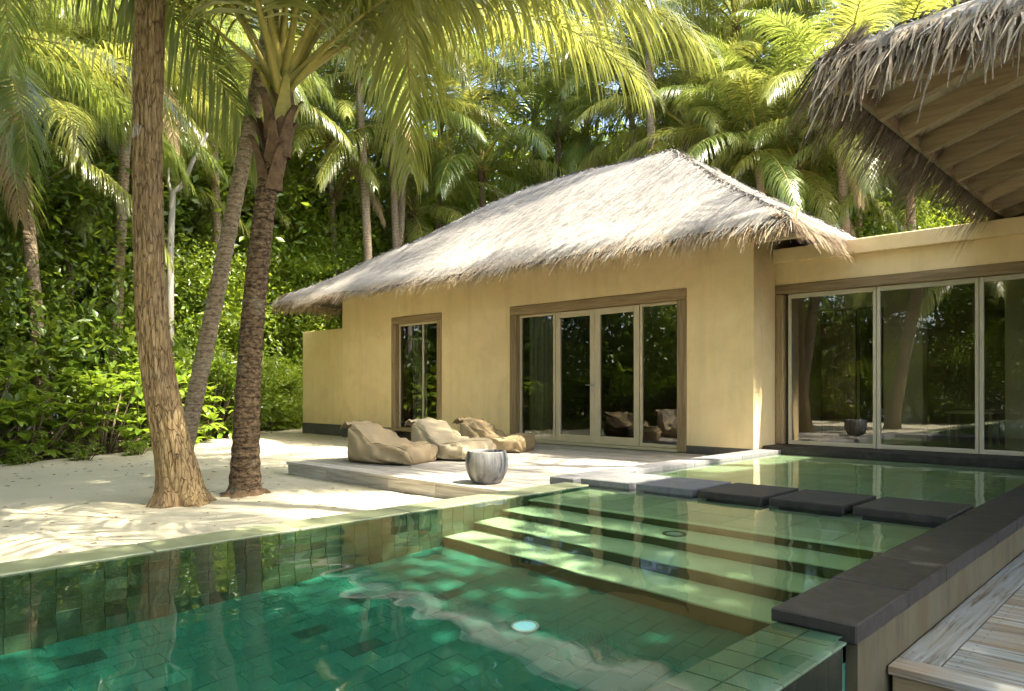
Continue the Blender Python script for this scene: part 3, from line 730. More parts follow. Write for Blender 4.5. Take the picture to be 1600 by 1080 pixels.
# a table inside
tb = thing('side_table', (-2.72, 13.2, .151), 'pale square table inside the glazed wing', 'table')
part('table_top', MB().box(-3.05, -2.4, 12.9, 13.5, .62, .66, .006), mat_room, tb)
for a in (-3.02, -2.47):
    for b in (12.93, 13.43): part('leg', MB().box(a, a+.045, b, b+.045, .152, .619), mat_frame_z, tb)

# ------------------------------------------------------------------ pavilion whose eave hangs over the pool
pav = thing('open_pavilion', (1.6, 9, 0), 'thatched pavilion roof with exposed rafters hanging over the pool corner', 'pavilion')
PX0, PX1, PY0, PY1, PZ = -1.95, 5.15, 5.45, 12.55, 3.24
pr = hip_roof(PX0-.12, PX1, PY0-.12, PY1, PZ + .20, PZ + 2.35, 3.6, .10, 60, .5, 1.25, 620, pav, mat_thatch, mat_fringe_g, sides='fl', seed=9, fl=.37)
tp = math.tan(R(18)); cosp = math.cos(R(18))
# soffit boards parallel to the eaves (west slope), cut by the hips
for k_ in range(20):
    a = k_*.17; b = a + .166
    if b > 3.5: break
    v = []
    for dd, zo in ((a, 0), (b, 0)):
        v += [(PX0+dd, PY0+dd, PZ+dd*tp+.07), (PX0+dd, PY1-dd, PZ+dd*tp+.07)]
    v += [(x, y, z+.02) for x, y, z in v]
    part('soffit_board', MB().add(v, [(0,1,3,2),(4,6,7,5),(0,2,6,4),(1,5,7,3),(0,4,5,1),(2,3,7,6)]), mat_soffit, pav)
    v2 = []
    for dd in (a, b): v2 += [(PX0+dd, PY0+dd, PZ+dd*tp+.072), (PX1-dd, PY0+dd, PZ+dd*tp+.072)]
    v2 += [(x, y, z+.02) for x, y, z in v2]
    part('soffit_board', MB().add(v2, [(0,2,3,1),(4,5,7,6),(0,4,6,2),(1,3,7,5),(0,1,5,4),(2,6,7,3)]), mat_soffit, pav)
def beam(p0, p1, w, h):
    p0, p1 = Vector(p0), Vector(p1); d = (p1-p0).normalized(); s_ = d.cross(Vector((0, 0, 1))).normalized()*w/2; up = s_.cross(d).normalized()*h
    if up.z < 0: up = -up
    v = [p0-s_, p0+s_, p1+s_, p1-s_, p0-s_+up, p0+s_+up, p1+s_+up, p1-s_+up]
    return MB().add([tuple(q_) for q_ in v], [(0,3,2,1),(4,5,6,7),(0,1,5,4),(1,2,6,5),(2,3,7,6),(3,0,4,7)])
for j in range(11):
    yy = PY0 + .82 + j*.6; L = min(yy - PY0, PY1 - yy, 3.5)
    part('rafter', beam((PX0+.02, yy, PZ-.10), (PX0+L, yy, PZ+L*tp-.10), .075, .165), mat_rafter, pav)
for j in range(11):
    xx = PX0 + .82 + j*.6; L = min(xx - PX0, PX1 - xx, 3.5)
    part('rafter', beam((xx, PY0+.02, PZ-.10), (xx, PY0+L, PZ+L*tp-.10), .075, .165), mat_rafter, pav)
part('hip_beam', beam((PX0-.02, PY0-.02, PZ-.13), (PX0+3.4, PY0+3.4, PZ+3.4*tp-.13), .1, .2), mat_rafter, pav)
part('eave_board', MB().box(PX0-.10, PX1, PY0-.045, PY0-.005, PZ-.04, PZ+.09, .004), mat_rafter, pav)
part('eave_board', MB().box(PX0-.045, PX0-.005, PY0, PY1, PZ-.04, PZ+.09, .004), mat_rafter, pav)
part('wall', MB().box(-1.72, 3.4, 10.98, 11.2, 3.125, 3.7), mat_stucco, pav)
for x_, y_ in [(1.4, 6.4), (4.6, 6.4)]:
    part('post', MB().tube([(x_, y_, -.14), (x_, y_, 3.9)], [.11, .10], 14), mat_rafter, pav, True)

# ------------------------------------------------------------------ bean bags
def bean_bag(loc, yaw, L, W, H, mat, label, seed):
    nu, nv = 44, 40; v = []
    rs = np.random.default_rng(seed)
    prof_u = [0, .05, .12, .22, .34, .48, .62, .78, .9, 1.0]
    prof_h = [.62, .97, 1.0, .93, .76, .60, .53, .52, .50, .40]
    ph = rs.uniform(0, 6, 6)
    for i in range(nu):
        u = i/(nu-1); hh = np.interp(u, prof_u, prof_h)*H
        end = min(1, (u/.06)**.5 if u < .06 else 1, ((1-u)/.05)**.45 if u > .95 else 1)
        w_ = W*(.5 + .06*math.sin(math.pi*u)) * (.80 + .20*min(1, (u+.1)*2.2)) * (.70 + .30*end)
        back = max(0, 1-u/.35)
        for j in range(nv):
            a = 2*math.pi*j/nv; ca, sa = math.cos(a), math.sin(a)
            e = .42; yy = math.copysign(abs(ca)**e, ca)*w_; zz = math.copysign(abs(sa)**(.55), sa)
            z = hh*(.5 + .5*zz); z *= (.25 + .75*end) if u > .95 or u < .02 else 1
            narrow = 1 - .28*back*max(0, z/H - .35)*1.6
            yy *= narrow
            x = (u-.5)*L - .16*back*max(0, z/H-.5) + .04*math.sin(math.pi*min(1, z/H/.6))*(1 if u > .8 else 0)
            # sag in the seat and creases
            if zz > .2: z -= .05*math.exp(-((u-.55)/.2)**2)*(1-abs(ca))
            cr = .016*math.sin(9*u + 5*zz + ph[0] + 2*math.sin(a+ph[1])) + .013*math.sin(17*u - 7*a + ph[2]) + .011*math.sin(27*(u+.3*z)+4*a+ph[3]) + .006*math.sin(41*u+9*a+ph[4])
            yy += cr*ca*1.2; z = max(.0, z + cr*max(0, zz)); x += cr*.8
            v.append((x, yy, z))
    f = [(i*nv+j, i*nv+(j+1) % nv, (i+1)*nv+(j+1) % nv, (i+1)*nv+j) for i in range(nu-1) for j in range(nv)]
    f += [tuple(range(nv))[::-1], tuple((nu-1)*nv+j for j in range(nv))]
    t = thing('bean_bag', loc, label, 'bean bag', 'bean bag loungers on the sun deck'); t.rotation_euler = (0, 0, yaw)
    o = link('cushion', MB().add(v, f).data('cushion', mat, True), t)
    # seam along the foot end and the pinched fold at the head
    s = MB(); k = nu-4; pts = [v[k*nv+j] for j in range(nv+1-1)] ; pts = [(p[0]+.004, p[1]*1.006, p[2]*1.004+.002) for p in pts if p[2] > .01]
    s.tube(pts, [.006]*len(pts), 6); link('seam', s.data('seam', mat, True), t)
    for jj in (nv//2 - 5, 5):
        pts = [v[i*nv + jj] for i in range(3, nu-2)]; pts = [(p[0], p[1]*1.006, p[2]*1.006 + .003) for p in pts]
        link('piping', MB().tube(pts, [.007]*len(pts), 6).data('piping', mat, True), t)
    fl = []; n2 = 18
    for i in range(n2):
        u = i/(n2-1); yy = (u-.5)*W*.74
        for k2, (dx, dz) in enumerate([(0, 0), (-.06, .035), (-.12, .01), (-.145, -.05)]):
            fl.append((-.5*L + .02 + dx + .008*math.sin(u*19+k2), yy*(1-.05*k2), H*.94 + dz + .012*math.sin(u*14+k2*2)))
    ff = [(i*4+k2, i*4+k2+1, (i+1)*4+k2+1, (i+1)*4+k2) for i in range(n2-1) for k2 in range(3)]
    fo = link('head_flap', MB().add(fl, ff).data('head_flap', mat, True), t)
    sm_ = fo.modifiers.new('thick', 'SOLIDIFY'); sm_.thickness = .012
    return t
bean_bag((-8.18, 6.12, .002), R(20), 1.02, .78, .53, mat_bag, 'khaki bean bag nearest the deck edge, striped with palm shadow', 1)
bean_bag((-8.02, 7.08, .002), R(14), 1.02, .78, .54, mat_bag2, 'pale creased bean bag in the middle of the three', 2)
bean_bag((-8.42, 8.42, .002), R(24), 1.06, .78, .51, mat_bag3, 'shaded olive brown bean bag beside the French door', 3)

pot = thing('planter_pot', (-5.60, 5.46, .002), 'round grey and white drip glazed pot on the deck corner', 'pot')
prof = [(.001, 0), (.125, 0), (.15, .008), (.185, .06), (.215, .13), (.228, .20), (.226, .26), (.215, .31), (.208, .335), (.205, .342), (.192, .342), (.188, .33), (.196, .26), (.195, .2)]
link('bowl', MB().lathe(prof, 48).data('bowl', mat_pot, True), pot)
link('soil', MB().lathe([(.196, .262), (.1, .272), (.001, .27)], 30).data('soil', mat_soil, True), pot)

# ------------------------------------------------------------------ palms
def frond_mesh(seed, L, elev, droop, n=78, hang=.55, lmax=.95, mat=None, wid=.042, twist=0):
    r = np.random.default_rng(seed); NS = 22
    s = np.linspace(0, 1, NS); ang = elev - droop * s**1.35; ds = L/(NS-1)
    P = np.zeros((NS, 3)); sw = r.normal(0, .10)
    for i in range(1, NS):
        a = ang[i-1]; P[i] = P[i-1] + ds*np.array([math.cos(a), sw*s[i]*math.cos(a), math.sin(a)])
    T = np.gradient(P, axis=0); T = unit(T)
    V = []; Q = []; Tt = []; nb = 0
    # rachis: 5 sided, broad at the base
    rad = np.interp(s, [0, .03, .15, .5, 1], [.075, .052, .032, .018, .004]); side = unit(np.cross(T, [0, 0, 1.0])); up = np.cross(side, T)
    sec = [(1, .25), (.35, .55), (-.35, .55), (-1, .25), (0, -.55)]
    for i in range(NS):
        for (a, b) in sec: V.append(P[i] + side[i]*a*rad[i] + up[i]*b*rad[i])
    for i in range(NS-1):
        for k in range(5): Q.append((i*5+k, i*5+(k+1) % 5, (i+1)*5+(k+1) % 5, (i+1)*5+k))
    nb = len(V); nrq = len(Q)
    u = np.repeat(np.linspace(.17, .985, n), 2); sg = np.tile([1., -1.], n); m = len(u); u = np.clip(u + r.normal(0, .003, m), .16, .99)
    miss = r.random(m) > .04; u, sg = u[miss], sg[miss]; m = len(u)
    base = np.stack([np.interp(u, s, P[:, k]) for k in range(3)], 1); tt = unit(np.stack([np.interp(u, s, T[:, k]) for k in range(3)], 1))
    sd = unit(np.cross(tt, [0, 0, 1.0])); uu = np.cross(sd, tt)
    ln = lmax*np.interp(u, [.16, .3, .5, .75, .92, 1], [.62, .92, 1.0, .86, .55, .32])*r.uniform(.88, 1.08, m)
    fw = np.interp(u, [.16, .6, 1], [.35, .75, 1.9]) + r.normal(0, .10, m)
    d0 = unit(sd*sg[:, None] + tt*fw[:, None] + uu*(.18 + r.normal(0, .10, m))[:, None])
    dn = np.array([0, 0, -1.0]); h = hang*r.uniform(.7, 1.35, m)
    w0 = wid*np.interp(u, [.16, .5, 1], [.8, 1.0, .55])*r.uniform(.85, 1.15, m)
    p = base.copy(); d = d0.copy(); stw = [.55, 1.0, .85, .5, .0]
    rows = []; segs = 4
    for k in range(segs+1):
        wv = unit(np.cross(d, np.cross(tt, d)))     # along the rachis, across the leaflet
        if k < segs: rows += [p - wv*(w0*stw[k]*.5)[:, None], p + wv*(w0*stw[k]*.5)[:, None]]
        else: rows += [p]
        d = unit(d + dn*(h*(.28 + .30*k))[:, None]); p = p + d*(ln/segs)[:, None]
    k_ = len(rows); vv = np.stack(rows, 1).reshape(-1, 3); b = nb + np.arange(m)[:, None]*k_
    q2 = np.concatenate([b + np.array([2*k, 2*k+1, 2*k+3, 2*k+2]) for k in range(segs-1)]); t2 = b + np.array([2*(segs-1), 2*(segs-1)+1, 2*segs])
    me = fast_mesh('frond', np.concatenate([np.array(V), vv]), tri=t2, quad=np.concatenate([np.array(Q), q2]), mat=mat)
    me.materials.append(mat_rachis)
    mi = np.zeros(len(me.polygons), np.int32); mi[len(t2):len(t2)+nrq] = 1; me.polygons.foreach_set('material_index', mi)
    return me
LIB = {}
for sd_ in range(2): LIB['d', 5, sd_] = frond_mesh(900+sd_, 4.0, R(-35), R(42), 80, .9, .8, mat_dead, .026)
for key, mt in (('g', mat_frond), ('y', mat_frond2)):
    for e, (el, dr, hg) in enumerate([(80, 55, .25), (62, 78, .38), (45, 88, .5), (27, 85, .6), (8, 72, .7), (-18, 55, .8)]):
        for sd_ in range(2):
            LIB[key, e, sd_] = frond_mesh(100*e + sd_ + (50 if key == 'y' else 0), 4.4, R(el), R(dr), 112, hg, 1.08, mt, .033)
def palm(base, crown, label, cat='palm tree', nf=24, key='g', size=1.0, r0=.17, mat_t=None, curve=.3, seed=0, flare=1.4, emax=5, azr=None, fixed=(), detail=False, group='palms'):
    r = np.random.default_rng(seed + 500); base = Vector(base); crown = Vector(crown)
    t = thing('palm_tree', base, label, cat, group)
    n = 60 if detail else 22; pts = []; rad = []
    H = (crown - base)
    for i in range(n+1):
        u = i/n; p = Vector((H.x*(u**(1+curve)), H.y*(u**(1+curve)), H.z*u))
        pts.append(p); q_ = 1 + (flare-1)*math.exp(-u*H.z/.35)
        rad.append(r0*q_*(1 - .28*u) * (1 + (.035*(1 if i % 2 else -1) if detail else 0)))
    o = link('trunk', MB().tube(pts, rad, 20 if detail else 10).data('trunk', mat_t or mat_ptrunk2, True), t)
    if detail:
        A_ = np.linspace(0, 6.283, 40, endpoint=False); prof_ = [(1.30, .09), (1.45, .055), (1.75, .03), (2.2, -.01)]; vv = []
        for (q0, h0) in prof_:
            for a_ in A_: rr_ = r0*q0*(1 + .10*math.sin(a_*7+1) + .08*math.sin(a_*13+2) + r.normal(0, .03)); vv.append((rr_*math.cos(a_), rr_*math.sin(a_), h0 + r.normal(0, .008)))
        ff = [(i*40+k, i*40+(k+1) % 40, (i+1)*40+(k+1) % 40, (i+1)*40+k) for i in range(3) for k in range(40)]
        link('root_flare', MB().add(vv, ff).data('root_flare', mat_fiber, True), t)
    fb = MB(); tp_ = pts[-1]
    fb.lathe([(r0*.70, -.7), (r0*.86, -.45), (r0*.95, -.1), (r0*.8, .25), (.02, .6)], 14, tp_); link('crown_shaft', fb.data('crown_shaft', mat_fiber, True), t)
    if detail:                                            # old leaf bases clasping the top of the trunk
        bm_ = MB(); sec_ = [(0, .115, -.01), (.16, .10, .02), (.34, .07, .055), (.55, .045, .11), (.66, .03, .16)]
        vv = []
        for (h_, w_, o_) in sec_: vv += [(o_-.012*0, -w_, h_), (o_+.03, 0, h_), (o_, w_, h_)]
        for (h_, w_, o_) in sec_: vv += [(o_-.02, -w_, h_), (o_+.005, 0, h_), (o_-.02, w_, h_)]
        ff = [(i*3+k, i*3+k+1, i*3+k+4, i*3+k+3) for i in range(4) for k in range(2)] + [(15+i*3+k+3, 15+i*3+k+4, 15+i*3+k+1, 15+i*3+k) for i in range(4) for k in range(2)] + [(12, 13, 28, 27), (13, 14, 29, 28)]
        bm_.add(vv, ff); sheaths = [bm_.data('leaf_base', mm, True) for mm in (mat_fiber, mat_rachis)]
        for i in range(16):
            az = i*2.39996; zz = -.85 + i*.055; k_ = int(len(pts)*(1 + zz/H.z)) ; pc = pts[min(len(pts)-1, k_)]
            link('leaf_base', sheaths[0 if i < 11 else 1], t, pc + Vector((math.cos(az)*r0*.70, math.sin(az)*r0*.70, zz*.0 - .25)), (0, 0, az), (1, .9, r.uniform(.6, 1.0)))
    ga = 2.39996; az0 = r.uniform(0, 6.28)
    for i in range(nf):
        u = i/(nf-1); e = min(emax, int(u*(emax+.6) + r.uniform(-.3, .3))); e = max(0, e)
        az = az0 + i*ga + r.normal(0, .15)
        sz = size*r.uniform(.88, 1.1)*(.82 if e == 0 else 1)
        link('frond', LIB[key if r.random() < .8 else ('y' if key == 'g' else 'g'), e, int(r.random()*2)], t, tp_ + Vector((math.cos(az)*.06, math.sin(az)*.06, .35 - .4*u)), (r.normal(0, .06), r.normal(0, .05), az), (sz, sz, sz))
    for i in range(1 if not detail and nf == 21 else 0):
        az = r.uniform(0, 6.28); link('frond', LIB['d', 5, i], t, tp_ + Vector((math.cos(az)*.06, math.sin(az)*.06, -.15)), (0, 0, az), (size*.9,)*3)
    for (az, e, sz) in fixed:
        link('frond', LIB[key, e, 0], t, tp_ + Vector((math.cos(az)*.06, math.sin(az)*.06, .1)), (0, 0, az), (sz, sz, sz))
    return t
CA = R(43.8)                                              # azimuth of "right" in the photograph
def gz(v, z=Z_SAND): return (v.x, v.y, z - .03)
# the two palms and the tree beside the deck
b = on_z(383, 772, Z_SAND); c = at(432, 165, b.x*UX[1] + b.y*UY[1]); c = at(440, 150, 8.25)
palm(gz(b), c, 'brown ringed palm with low spreading crown nearest the deck', nf=15, key='y', size=1.12, r0=.145, emax=2, mat_t=mat_ptrunk, curve=.9, seed=1, flare=1.35, detail=True, group='palms on the sand',
     fixed=[(CA + R(a), e, s) for a, e, s in [(-4, 2, 1.42), (14, 2, 1.3), (-22, 1, 1.4), (30, 2, 1.3), (4, 1, 1.55), (-12, 1, 1.45), (52, 1, 1.2), (190, 2, 1.1), (160, 1, 1.2)]])
b = on_z(277, 745, Z_SAND); c = at(440, -60, 9.6)
palm(gz(b), c, 'slender grey palm trunk leaning behind the big rough trunk', nf=20, key='g', size=1.05, emax=3, r0=.115, curve=-.05, seed=2, flare=1.2, detail=True, mat_t=mat_ptrunk2, group='palms on the sand')
far_palms = [  # crown pixel x, y, distance, trunk lean, key, size, label
    (30, 205, 14.5, .6, 'y', 1.0, 'palm with silvery arching frond at the far left edge'),
    (-60, 60, 11.5, .4, 'g', 1.1, 'palm trunk cut by the left edge of the picture'),
    (205, 60, 17.0, -.5, 'g', 1.1, 'dark palm trunk hidden behind the rough trunk'),
    (330, 150, 21.0, .4, 'y', 1.0, 'sunlit palm seen between the rough trunk and the leaning palm'),
    (560, 110, 22.5, .5, 'g', 1.0, 'palm with hanging fronds right of the low crowned palm'),
    (640, 20, 24.5, -.5, 'y', 1.1, 'tall palm rising high above the far end of the thatch'),
    (752, 265, 27.0, .3, 'g', 1.15, 'low palm with upright fronds directly behind the thatch slope'),
    (880, 40, 27.5, -.4, 'y', 1.2, 'tall palm behind the house left of the roof peak'),
    (985, 150, 25.5, .5, 'g', 1.0, 'palm crown just left of the roof peak'),
    (1075, 205, 23.5, .3, 'y', 1.0, 'broad palm crown right behind the roof peak'),
    (1185, 235, 21.5, .3, 'g', .95, 'round drooping palm crown above the roof hip'),
    (1150, 40, 24.0, -.5, 'g', 1.1, 'tall palm high above the roof hip'),
    (1310, 190, 20.5, .4, 'y', 1.0, 'palm hanging over the flat roof beside the pavilion fringe'),
    (1330, 10, 23.0, .3, 'g', 1.1, 'tall palm behind the pavilion corner'),
    (1010, -60, 22.5, .3, 'y', 1.15, 'tallest palm in the top middle of the picture'),
    (440, -30, 25.0, .3, 'g', 1.1, 'far palm behind the two palms on the sand'),
    (120, -10, 20.0, .3, 'g', 1.1, 'high far palm above the hedge on the left'),
    (515, 225, 24.5, .3, 'y', 1.0, 'palm with pale hanging fronds between ringed palm and thatch'),
    (610, 195, 24.0, .4, 'g', 1.0, 'palm with bent fronds over the far eave'),
    (690, 150, 29.0, -.3, 'y', 1.1, 'palm left of the low upright palm behind the thatch'),
    (645, 335, 26.5, .2, 'y', .95, 'low palm whose frond sweeps along the thatch slope'),
    (835, 185, 30.0, .3, 'y', 1.1, 'palm right of the low upright palm behind the thatch'),
    (915, 215, 28.0, .3, 'g', 1.0, 'low palm touching the ridge line of the thatch'),
    (1120, 150, 27.0, .3, 'y', 1.1, 'palm a little above the roof peak on its right side'),
    (1245, 110, 25.0, .3, 'y', 1.1, 'bright palm above the drooping crown near the pavilion fringe'),
    (1245, 265, 22.0, .2, 'y', .9, 'low bright palm over the end of the roof hip'),
    (1400, 110, 22.5, .3, 'y', 1.0, 'palm directly behind the pavilion fringe'),
    (1420, 255, 20.5, .2, 'g', .9, 'low palm behind the parapet under the pavilion eave'),
    (95, 130, 18.0, .3, 'y', 1.0, 'palm with glossy fronds left of the rough trunk'),
    (160, 270, 19.5, .2, 'g', .95, 'low palm in front of the dark trees left of the rough trunk'),
    (330, 320, 24.0, .2, 'y', .9, 'low yellow palm seen right of the dead tree'),
    (450, 300, 27.0, .2, 'y', .9, 'small pale palm right behind the ringed palm'),
]
for k, (px, py, t, ln, key, sz, lab) in enumerate(far_palms):
    c = at(px, py, t); c.z = max(c.z, 3.0)
    palm((c.x + ln, c.y + ln*.5, -.22), c, lab, nf=21, key=key, size=sz, r0=.15, seed=20+k, mat_t=mat_ptrunk2, curve=.2, group='palms behind the house')
# palms outside the frame: fronds reach in from above; very tall ones added for shade
palm((*(ray(-330, 6.4)), -.2), Vector((*ray(-100, 6.2), 5.7)), 'palm beyond the left edge with fronds hanging in from above', nf=22, key='g', size=1.05, emax=4, seed=61, r0=.18, group='palms on the sand')

palm((-6.9, -1.4, -.2), Vector((-4.4, 2.7, 7.3)), 'tall palm leaning over the pool from beyond the left edge', nf=17, key='y', size=1.15, seed=62, r0=.18, curve=.1, group='palms on the sand')
for k, (b_, c_, nf_, lab) in enumerate([((4.6, 13.4, -.2), (1.6, 9.6, 14.0), 7, 'unseen very tall palm added behind the pavilion to shade the sun deck'), ((6.0, 8.8, -.2), (-.4, 5.2, 15.2), 7, 'unseen very tall palm added right of the pavilion to shade the sand'), ((-2.4, 18.6, -.2), (-6.6, 13.6, 18.0), 13, 'unseen very tall palm added behind the glazed wing to shade the thatch')]):  # unseen, sparse crowns placed so their shadows streak deck, sand and thatch
    palm(b_, Vector(c_), lab, nf=nf_, key='g', size=1.15, seed=70+k, r0=.17, curve=.8, group='very tall palms added for shade')
# ------------------------------------------------------------------ the thick rough trunk
def rough_tree():
    b = on_z(282, 786, Z_SAND); T0 = (b.x*UX[1] + b.y*UY[1])
    t0 = 7.55; P = [at(px, py, t0) for px, py in [(288, 792), (276, 720), (258, 650), (243, 560), (235, 470), (231, 350), (230, 230), (231, 100), (236, -40), (246, -160)]]
    base = Vector((P[0].x, P[0].y, Z_SAND - .02)); th = thing('rough_barked_tree', base, 'thick tree trunk with deeply furrowed orange brown bark on the sand', 'tree')
    n, nv = 220, 72; zs = np.array([p.z for p in P]); xs = np.array([p.x for p in P]); ys = np.array([p.y for p in P]); zs[0] = Z_SAND - .1
    z = np.linspace(zs[0], zs[-1], n)
    from_ = lambda a: np.interp(z, zs, a)
    k = np.ones(25)/25; sm = lambda a: np.convolve(np.pad(a, 12, mode='edge'), k, 'valid')
    cx, cyy = sm(from_(xs)), sm(from_(ys)); h = z - Z_SAND
    rad = np.interp(h, [-.1, 0, .15, .5, 1.2, 2.5, 5.5], [.33, .265, .225, .19, .165, .142, .13])
    A = np.linspace(0, 2*math.pi, nv, endpoint=False); AA, ZZ = np.meshgrid(A, z)
    HH = ZZ - Z_SAND
    ca, sa = np.cos(AA), np.sin(AA)
    warp = .5*fbm(ca*1.2+5+sa, ZZ*.9+3, 12)
    rid = np.abs(np.sin(AA*9 + 6*warp + 1.6*np.sin(ZZ*1.3)) ) ** .6
    rough = fbm(ca*7+30, ZZ*2.2+sa*7+40, 14, 5)
    fl = np.exp(-np.clip(HH, 0, 9)/.14)*(.22*np.sin(AA*4+1) + .12*np.sin(AA*7+2) + .12)
    rr = rad[:, None]*(1 + fl) + (.022*(rid - .6)) + .03*(rough - .5) + .03*(fbm(ca*1.6+11, ZZ*.8+sa*1.6, 19) - .5)
    V = np.stack([cx[:, None] + rr*ca, cyy[:, None] + rr*sa, ZZ], -1).reshape(-1, 3) - np.array(base)
    idx = np.arange(n*nv).reshape(n, nv); q = np.stack([idx[:-1], np.roll(idx, -1, 1)[:-1], np.roll(idx, -1, 1)[1:], idx[1:]], -1).reshape(-1, 4)
    link('trunk', fast_mesh('trunk', V, quad=q, mat=mat_bark, smooth=True), th)
    top = Vector((cx[-1], cyy[-1], z[-1]))
    for a, L, up in [(.3, 2.4, 1.6), (2.3, 2.6, 1.4), (4.2, 2.4, 1.9)]:
        e_ = top + Vector((math.cos(a)*L, math.sin(a)*L, up)); mid = (top+e_)/2 + Vector((0, 0, .35))
        link('limb', MB().tube([top - Vector(base) - Vector((0, 0, .3)), mid - base, e_ - base], [.14, .09, .04], 10).data('limb', mat_bark, True), th)
    return th, top, base

def leaf_cloud(seed, rx, ry, rz, nclump, per, size, mat, spread=.42, flat=.0, hollow=.45):
    r = np.random.default_rng(seed)
    d = unit(r.normal(0, 1, (nclump, 3))); rr = (hollow + (1-hollow)*r.random(nclump))**.7
    lob = 1 + .28*np.sin(d[:, 0]*3.1+seed) + .22*np.sin(d[:, 1]*4.3+seed*2) + .15*np.sin(d[:, 2]*5+seed)
    cc = d*(rr*lob)[:, None]*np.array([rx, ry, rz]); cs = r.uniform(.6, 1.5, nclump)
    n = nclump*per; c = np.repeat(cc, per, 0); sp = np.repeat(cs, per)*spread
    p = c + r.normal(0, 1, (n, 3))*sp[:, None]*np.array([1, 1, .65])
    ax = unit(r.normal(0, 1, (n, 3)) + np.repeat(d, per, 0)*.9 + np.array([0, 0, -.1])); nn = unit(r.normal(0, .75, (n, 3)) + np.array([0, 0, 1.0]) + np.repeat(d, per, 0)*.5)
    sd = unit(np.cross(ax, nn)); L = size*r.uniform(.6, 1.3, n); W = L*r.uniform(.36, .55, n)
    up = np.cross(sd, ax)
    v = np.stack([p, p + ax*(L*.5)[:, None] + sd*(W*.5)[:, None] + up*(L*.06)[:, None], p + ax*L[:, None] - up*(L*.08)[:, None], p + ax*(L*.5)[:, None] - sd*(W*.5)[:, None] + up*(L*.06)[:, None]], 1).reshape(-1, 3)
    b_ = np.arange(n)[:, None]*4
    return v, np.concatenate([b_ + np.array([0, 1, 2]), b_ + np.array([0, 2, 3])])
def cloud_mesh(name, *a, mat=None, **k):
    v, t = leaf_cloud(*a, mat, **k); return fast_mesh(name, v, tri=t, mat=mat)
rt, rtop, rbase = rough_tree()
link('crown', cloud_mesh('crown', 77, 2.6, 2.6, 1.3, 60, 55, .22, mat=mat_leafA), rt, rtop + Vector((0, 0, 1.9)) - rbase)

CROWN = [cloud_mesh('crown', 200+i, 1, 1, 1, 190, 54, .085*s, mat=m, spread=.15) for i, (m, s) in enumerate([(mat_leafA, 1), (mat_leafB, .9), (mat_leafC, 1), (mat_leafA, .8), (mat_leafB, 1.15)])]
def tree(loc, r, h, label, kind, seed, cat='tree', group='broadleaf trees behind', name='broadleaf_tree', rz=1.0, trunk=True):
    rr = np.random.default_rng(seed+900); t = thing(name, (loc[0], loc[1], -.22), label, cat, group)
    link('crown', CROWN[kind], t, (0, 0, h + .2), (0, 0, rr.uniform(0, 6.28)), (r, r*rr.uniform(.85, 1.1), r*rz))
    if trunk:
        p = [(0, 0, 0), (rr.normal(0, .15), rr.normal(0, .15), h*.4), (rr.normal(0, .3), rr.normal(0, .3), h)]
        m = MB().tube(p, [.2, .15, .08], 9)
        for k in range(4):
            a = rr.uniform(0, 6.28); m.tube([p[2] if k > 1 else p[1], (math.cos(a)*r*.4, math.sin(a)*r*.4, h + r*rz*.1), (math.cos(a)*r*.75, math.sin(a)*r*.75, h + r*rz*.35)], [.08, .05, .02], 6)
        link('trunk', m.data('trunk', mat_bgtrunk, True), t)
    return t
# rows of trees behind the hedge and the house: pixel x, distance, crown centre height, radius, kind
rows = [
    (-120, 14, 2.6, 2.2, 2), (-40, 16, 5.2, 2.6, 2), (60, 17.5, 2.6, 2.4, 0), (110, 20, 6.2, 3.0, 2), (190, 20.5, 3.0, 2.5, 2), (260, 23, 6.4, 3.2, 0), (330, 23.5, 3.2, 2.6, 0),
    (400, 25.5, 5.2, 3.2, 4), (440, 26, 2.6, 2.6, 1), (505, 27.5, 6.0, 3.4, 1), (505, 25.5, 3.0, 2.4, 1), (570, 28, 4.0, 3.0, 4), (610, 33, 8.5, 4.2, 4), (700, 32, 5.5, 3.6, 1), (770, 35, 9.0, 4.4, 4),
    (850, 33, 6.0, 3.8, 4), (930, 34, 9.5, 4.4, 1), (930, 30, 6.2, 2.8, 4), (1020, 30, 8.6, 3.6, 1), (1110, 28, 6.6, 3.4, 4), (1180, 31, 10.2, 4.4, 4), (1270, 25, 5.6, 3.2, 2), (1400, 21.5, 3.7, 1.9, 1),
    (1340, 22.5, 3.5, 2.0, 0), (1480, 24, 4.6, 2.8, 1), (1350, 28, 9.6, 4.0, 0), (1500, 27, 9.0, 4.0, 2), (1620, 24, 7.0, 3.6, 4), (20, 25, 9.5, 4.0, 0), (180, 28, 11.5, 4.6, 2), (370, 31, 11.5, 4.8, 4), (-60, 24, 6, 3.8, 0), (60, 30, 8, 4.5, 2), (150, 33, 5.5, 4.5, 0), (280, 36, 9, 5, 2), (330, 32, 4.5, 4, 4), (460, 38, 9, 5.2, 1), (430, 33, 5, 4, 1), (600, 40, 6, 5, 4), (980, 42, 8, 5, 4), (1230, 36, 7, 5, 0), (1480, 34, 13, 5.5, 4)]
where = {2: 'dark leaved', 0: 'mid green', 1: 'bright small leaved', 4: 'yellow green'}
def beside(px):
    for lim, s in [(0, 'beyond the left picture edge'), (150, 'behind the hedge at far left'), (300, 'behind the rough trunk'), (420, 'behind the leaning palms'), (530, 'left of the far eave'), (680, 'above the far end of the thatch'), (880, 'behind the long thatch slope'), (1060, 'near the roof peak'), (1220, 'behind the roof hip'), (1420, 'above the flat roof'), (3000, 'behind the pavilion')]:
        if px < lim: return s
seen = {}
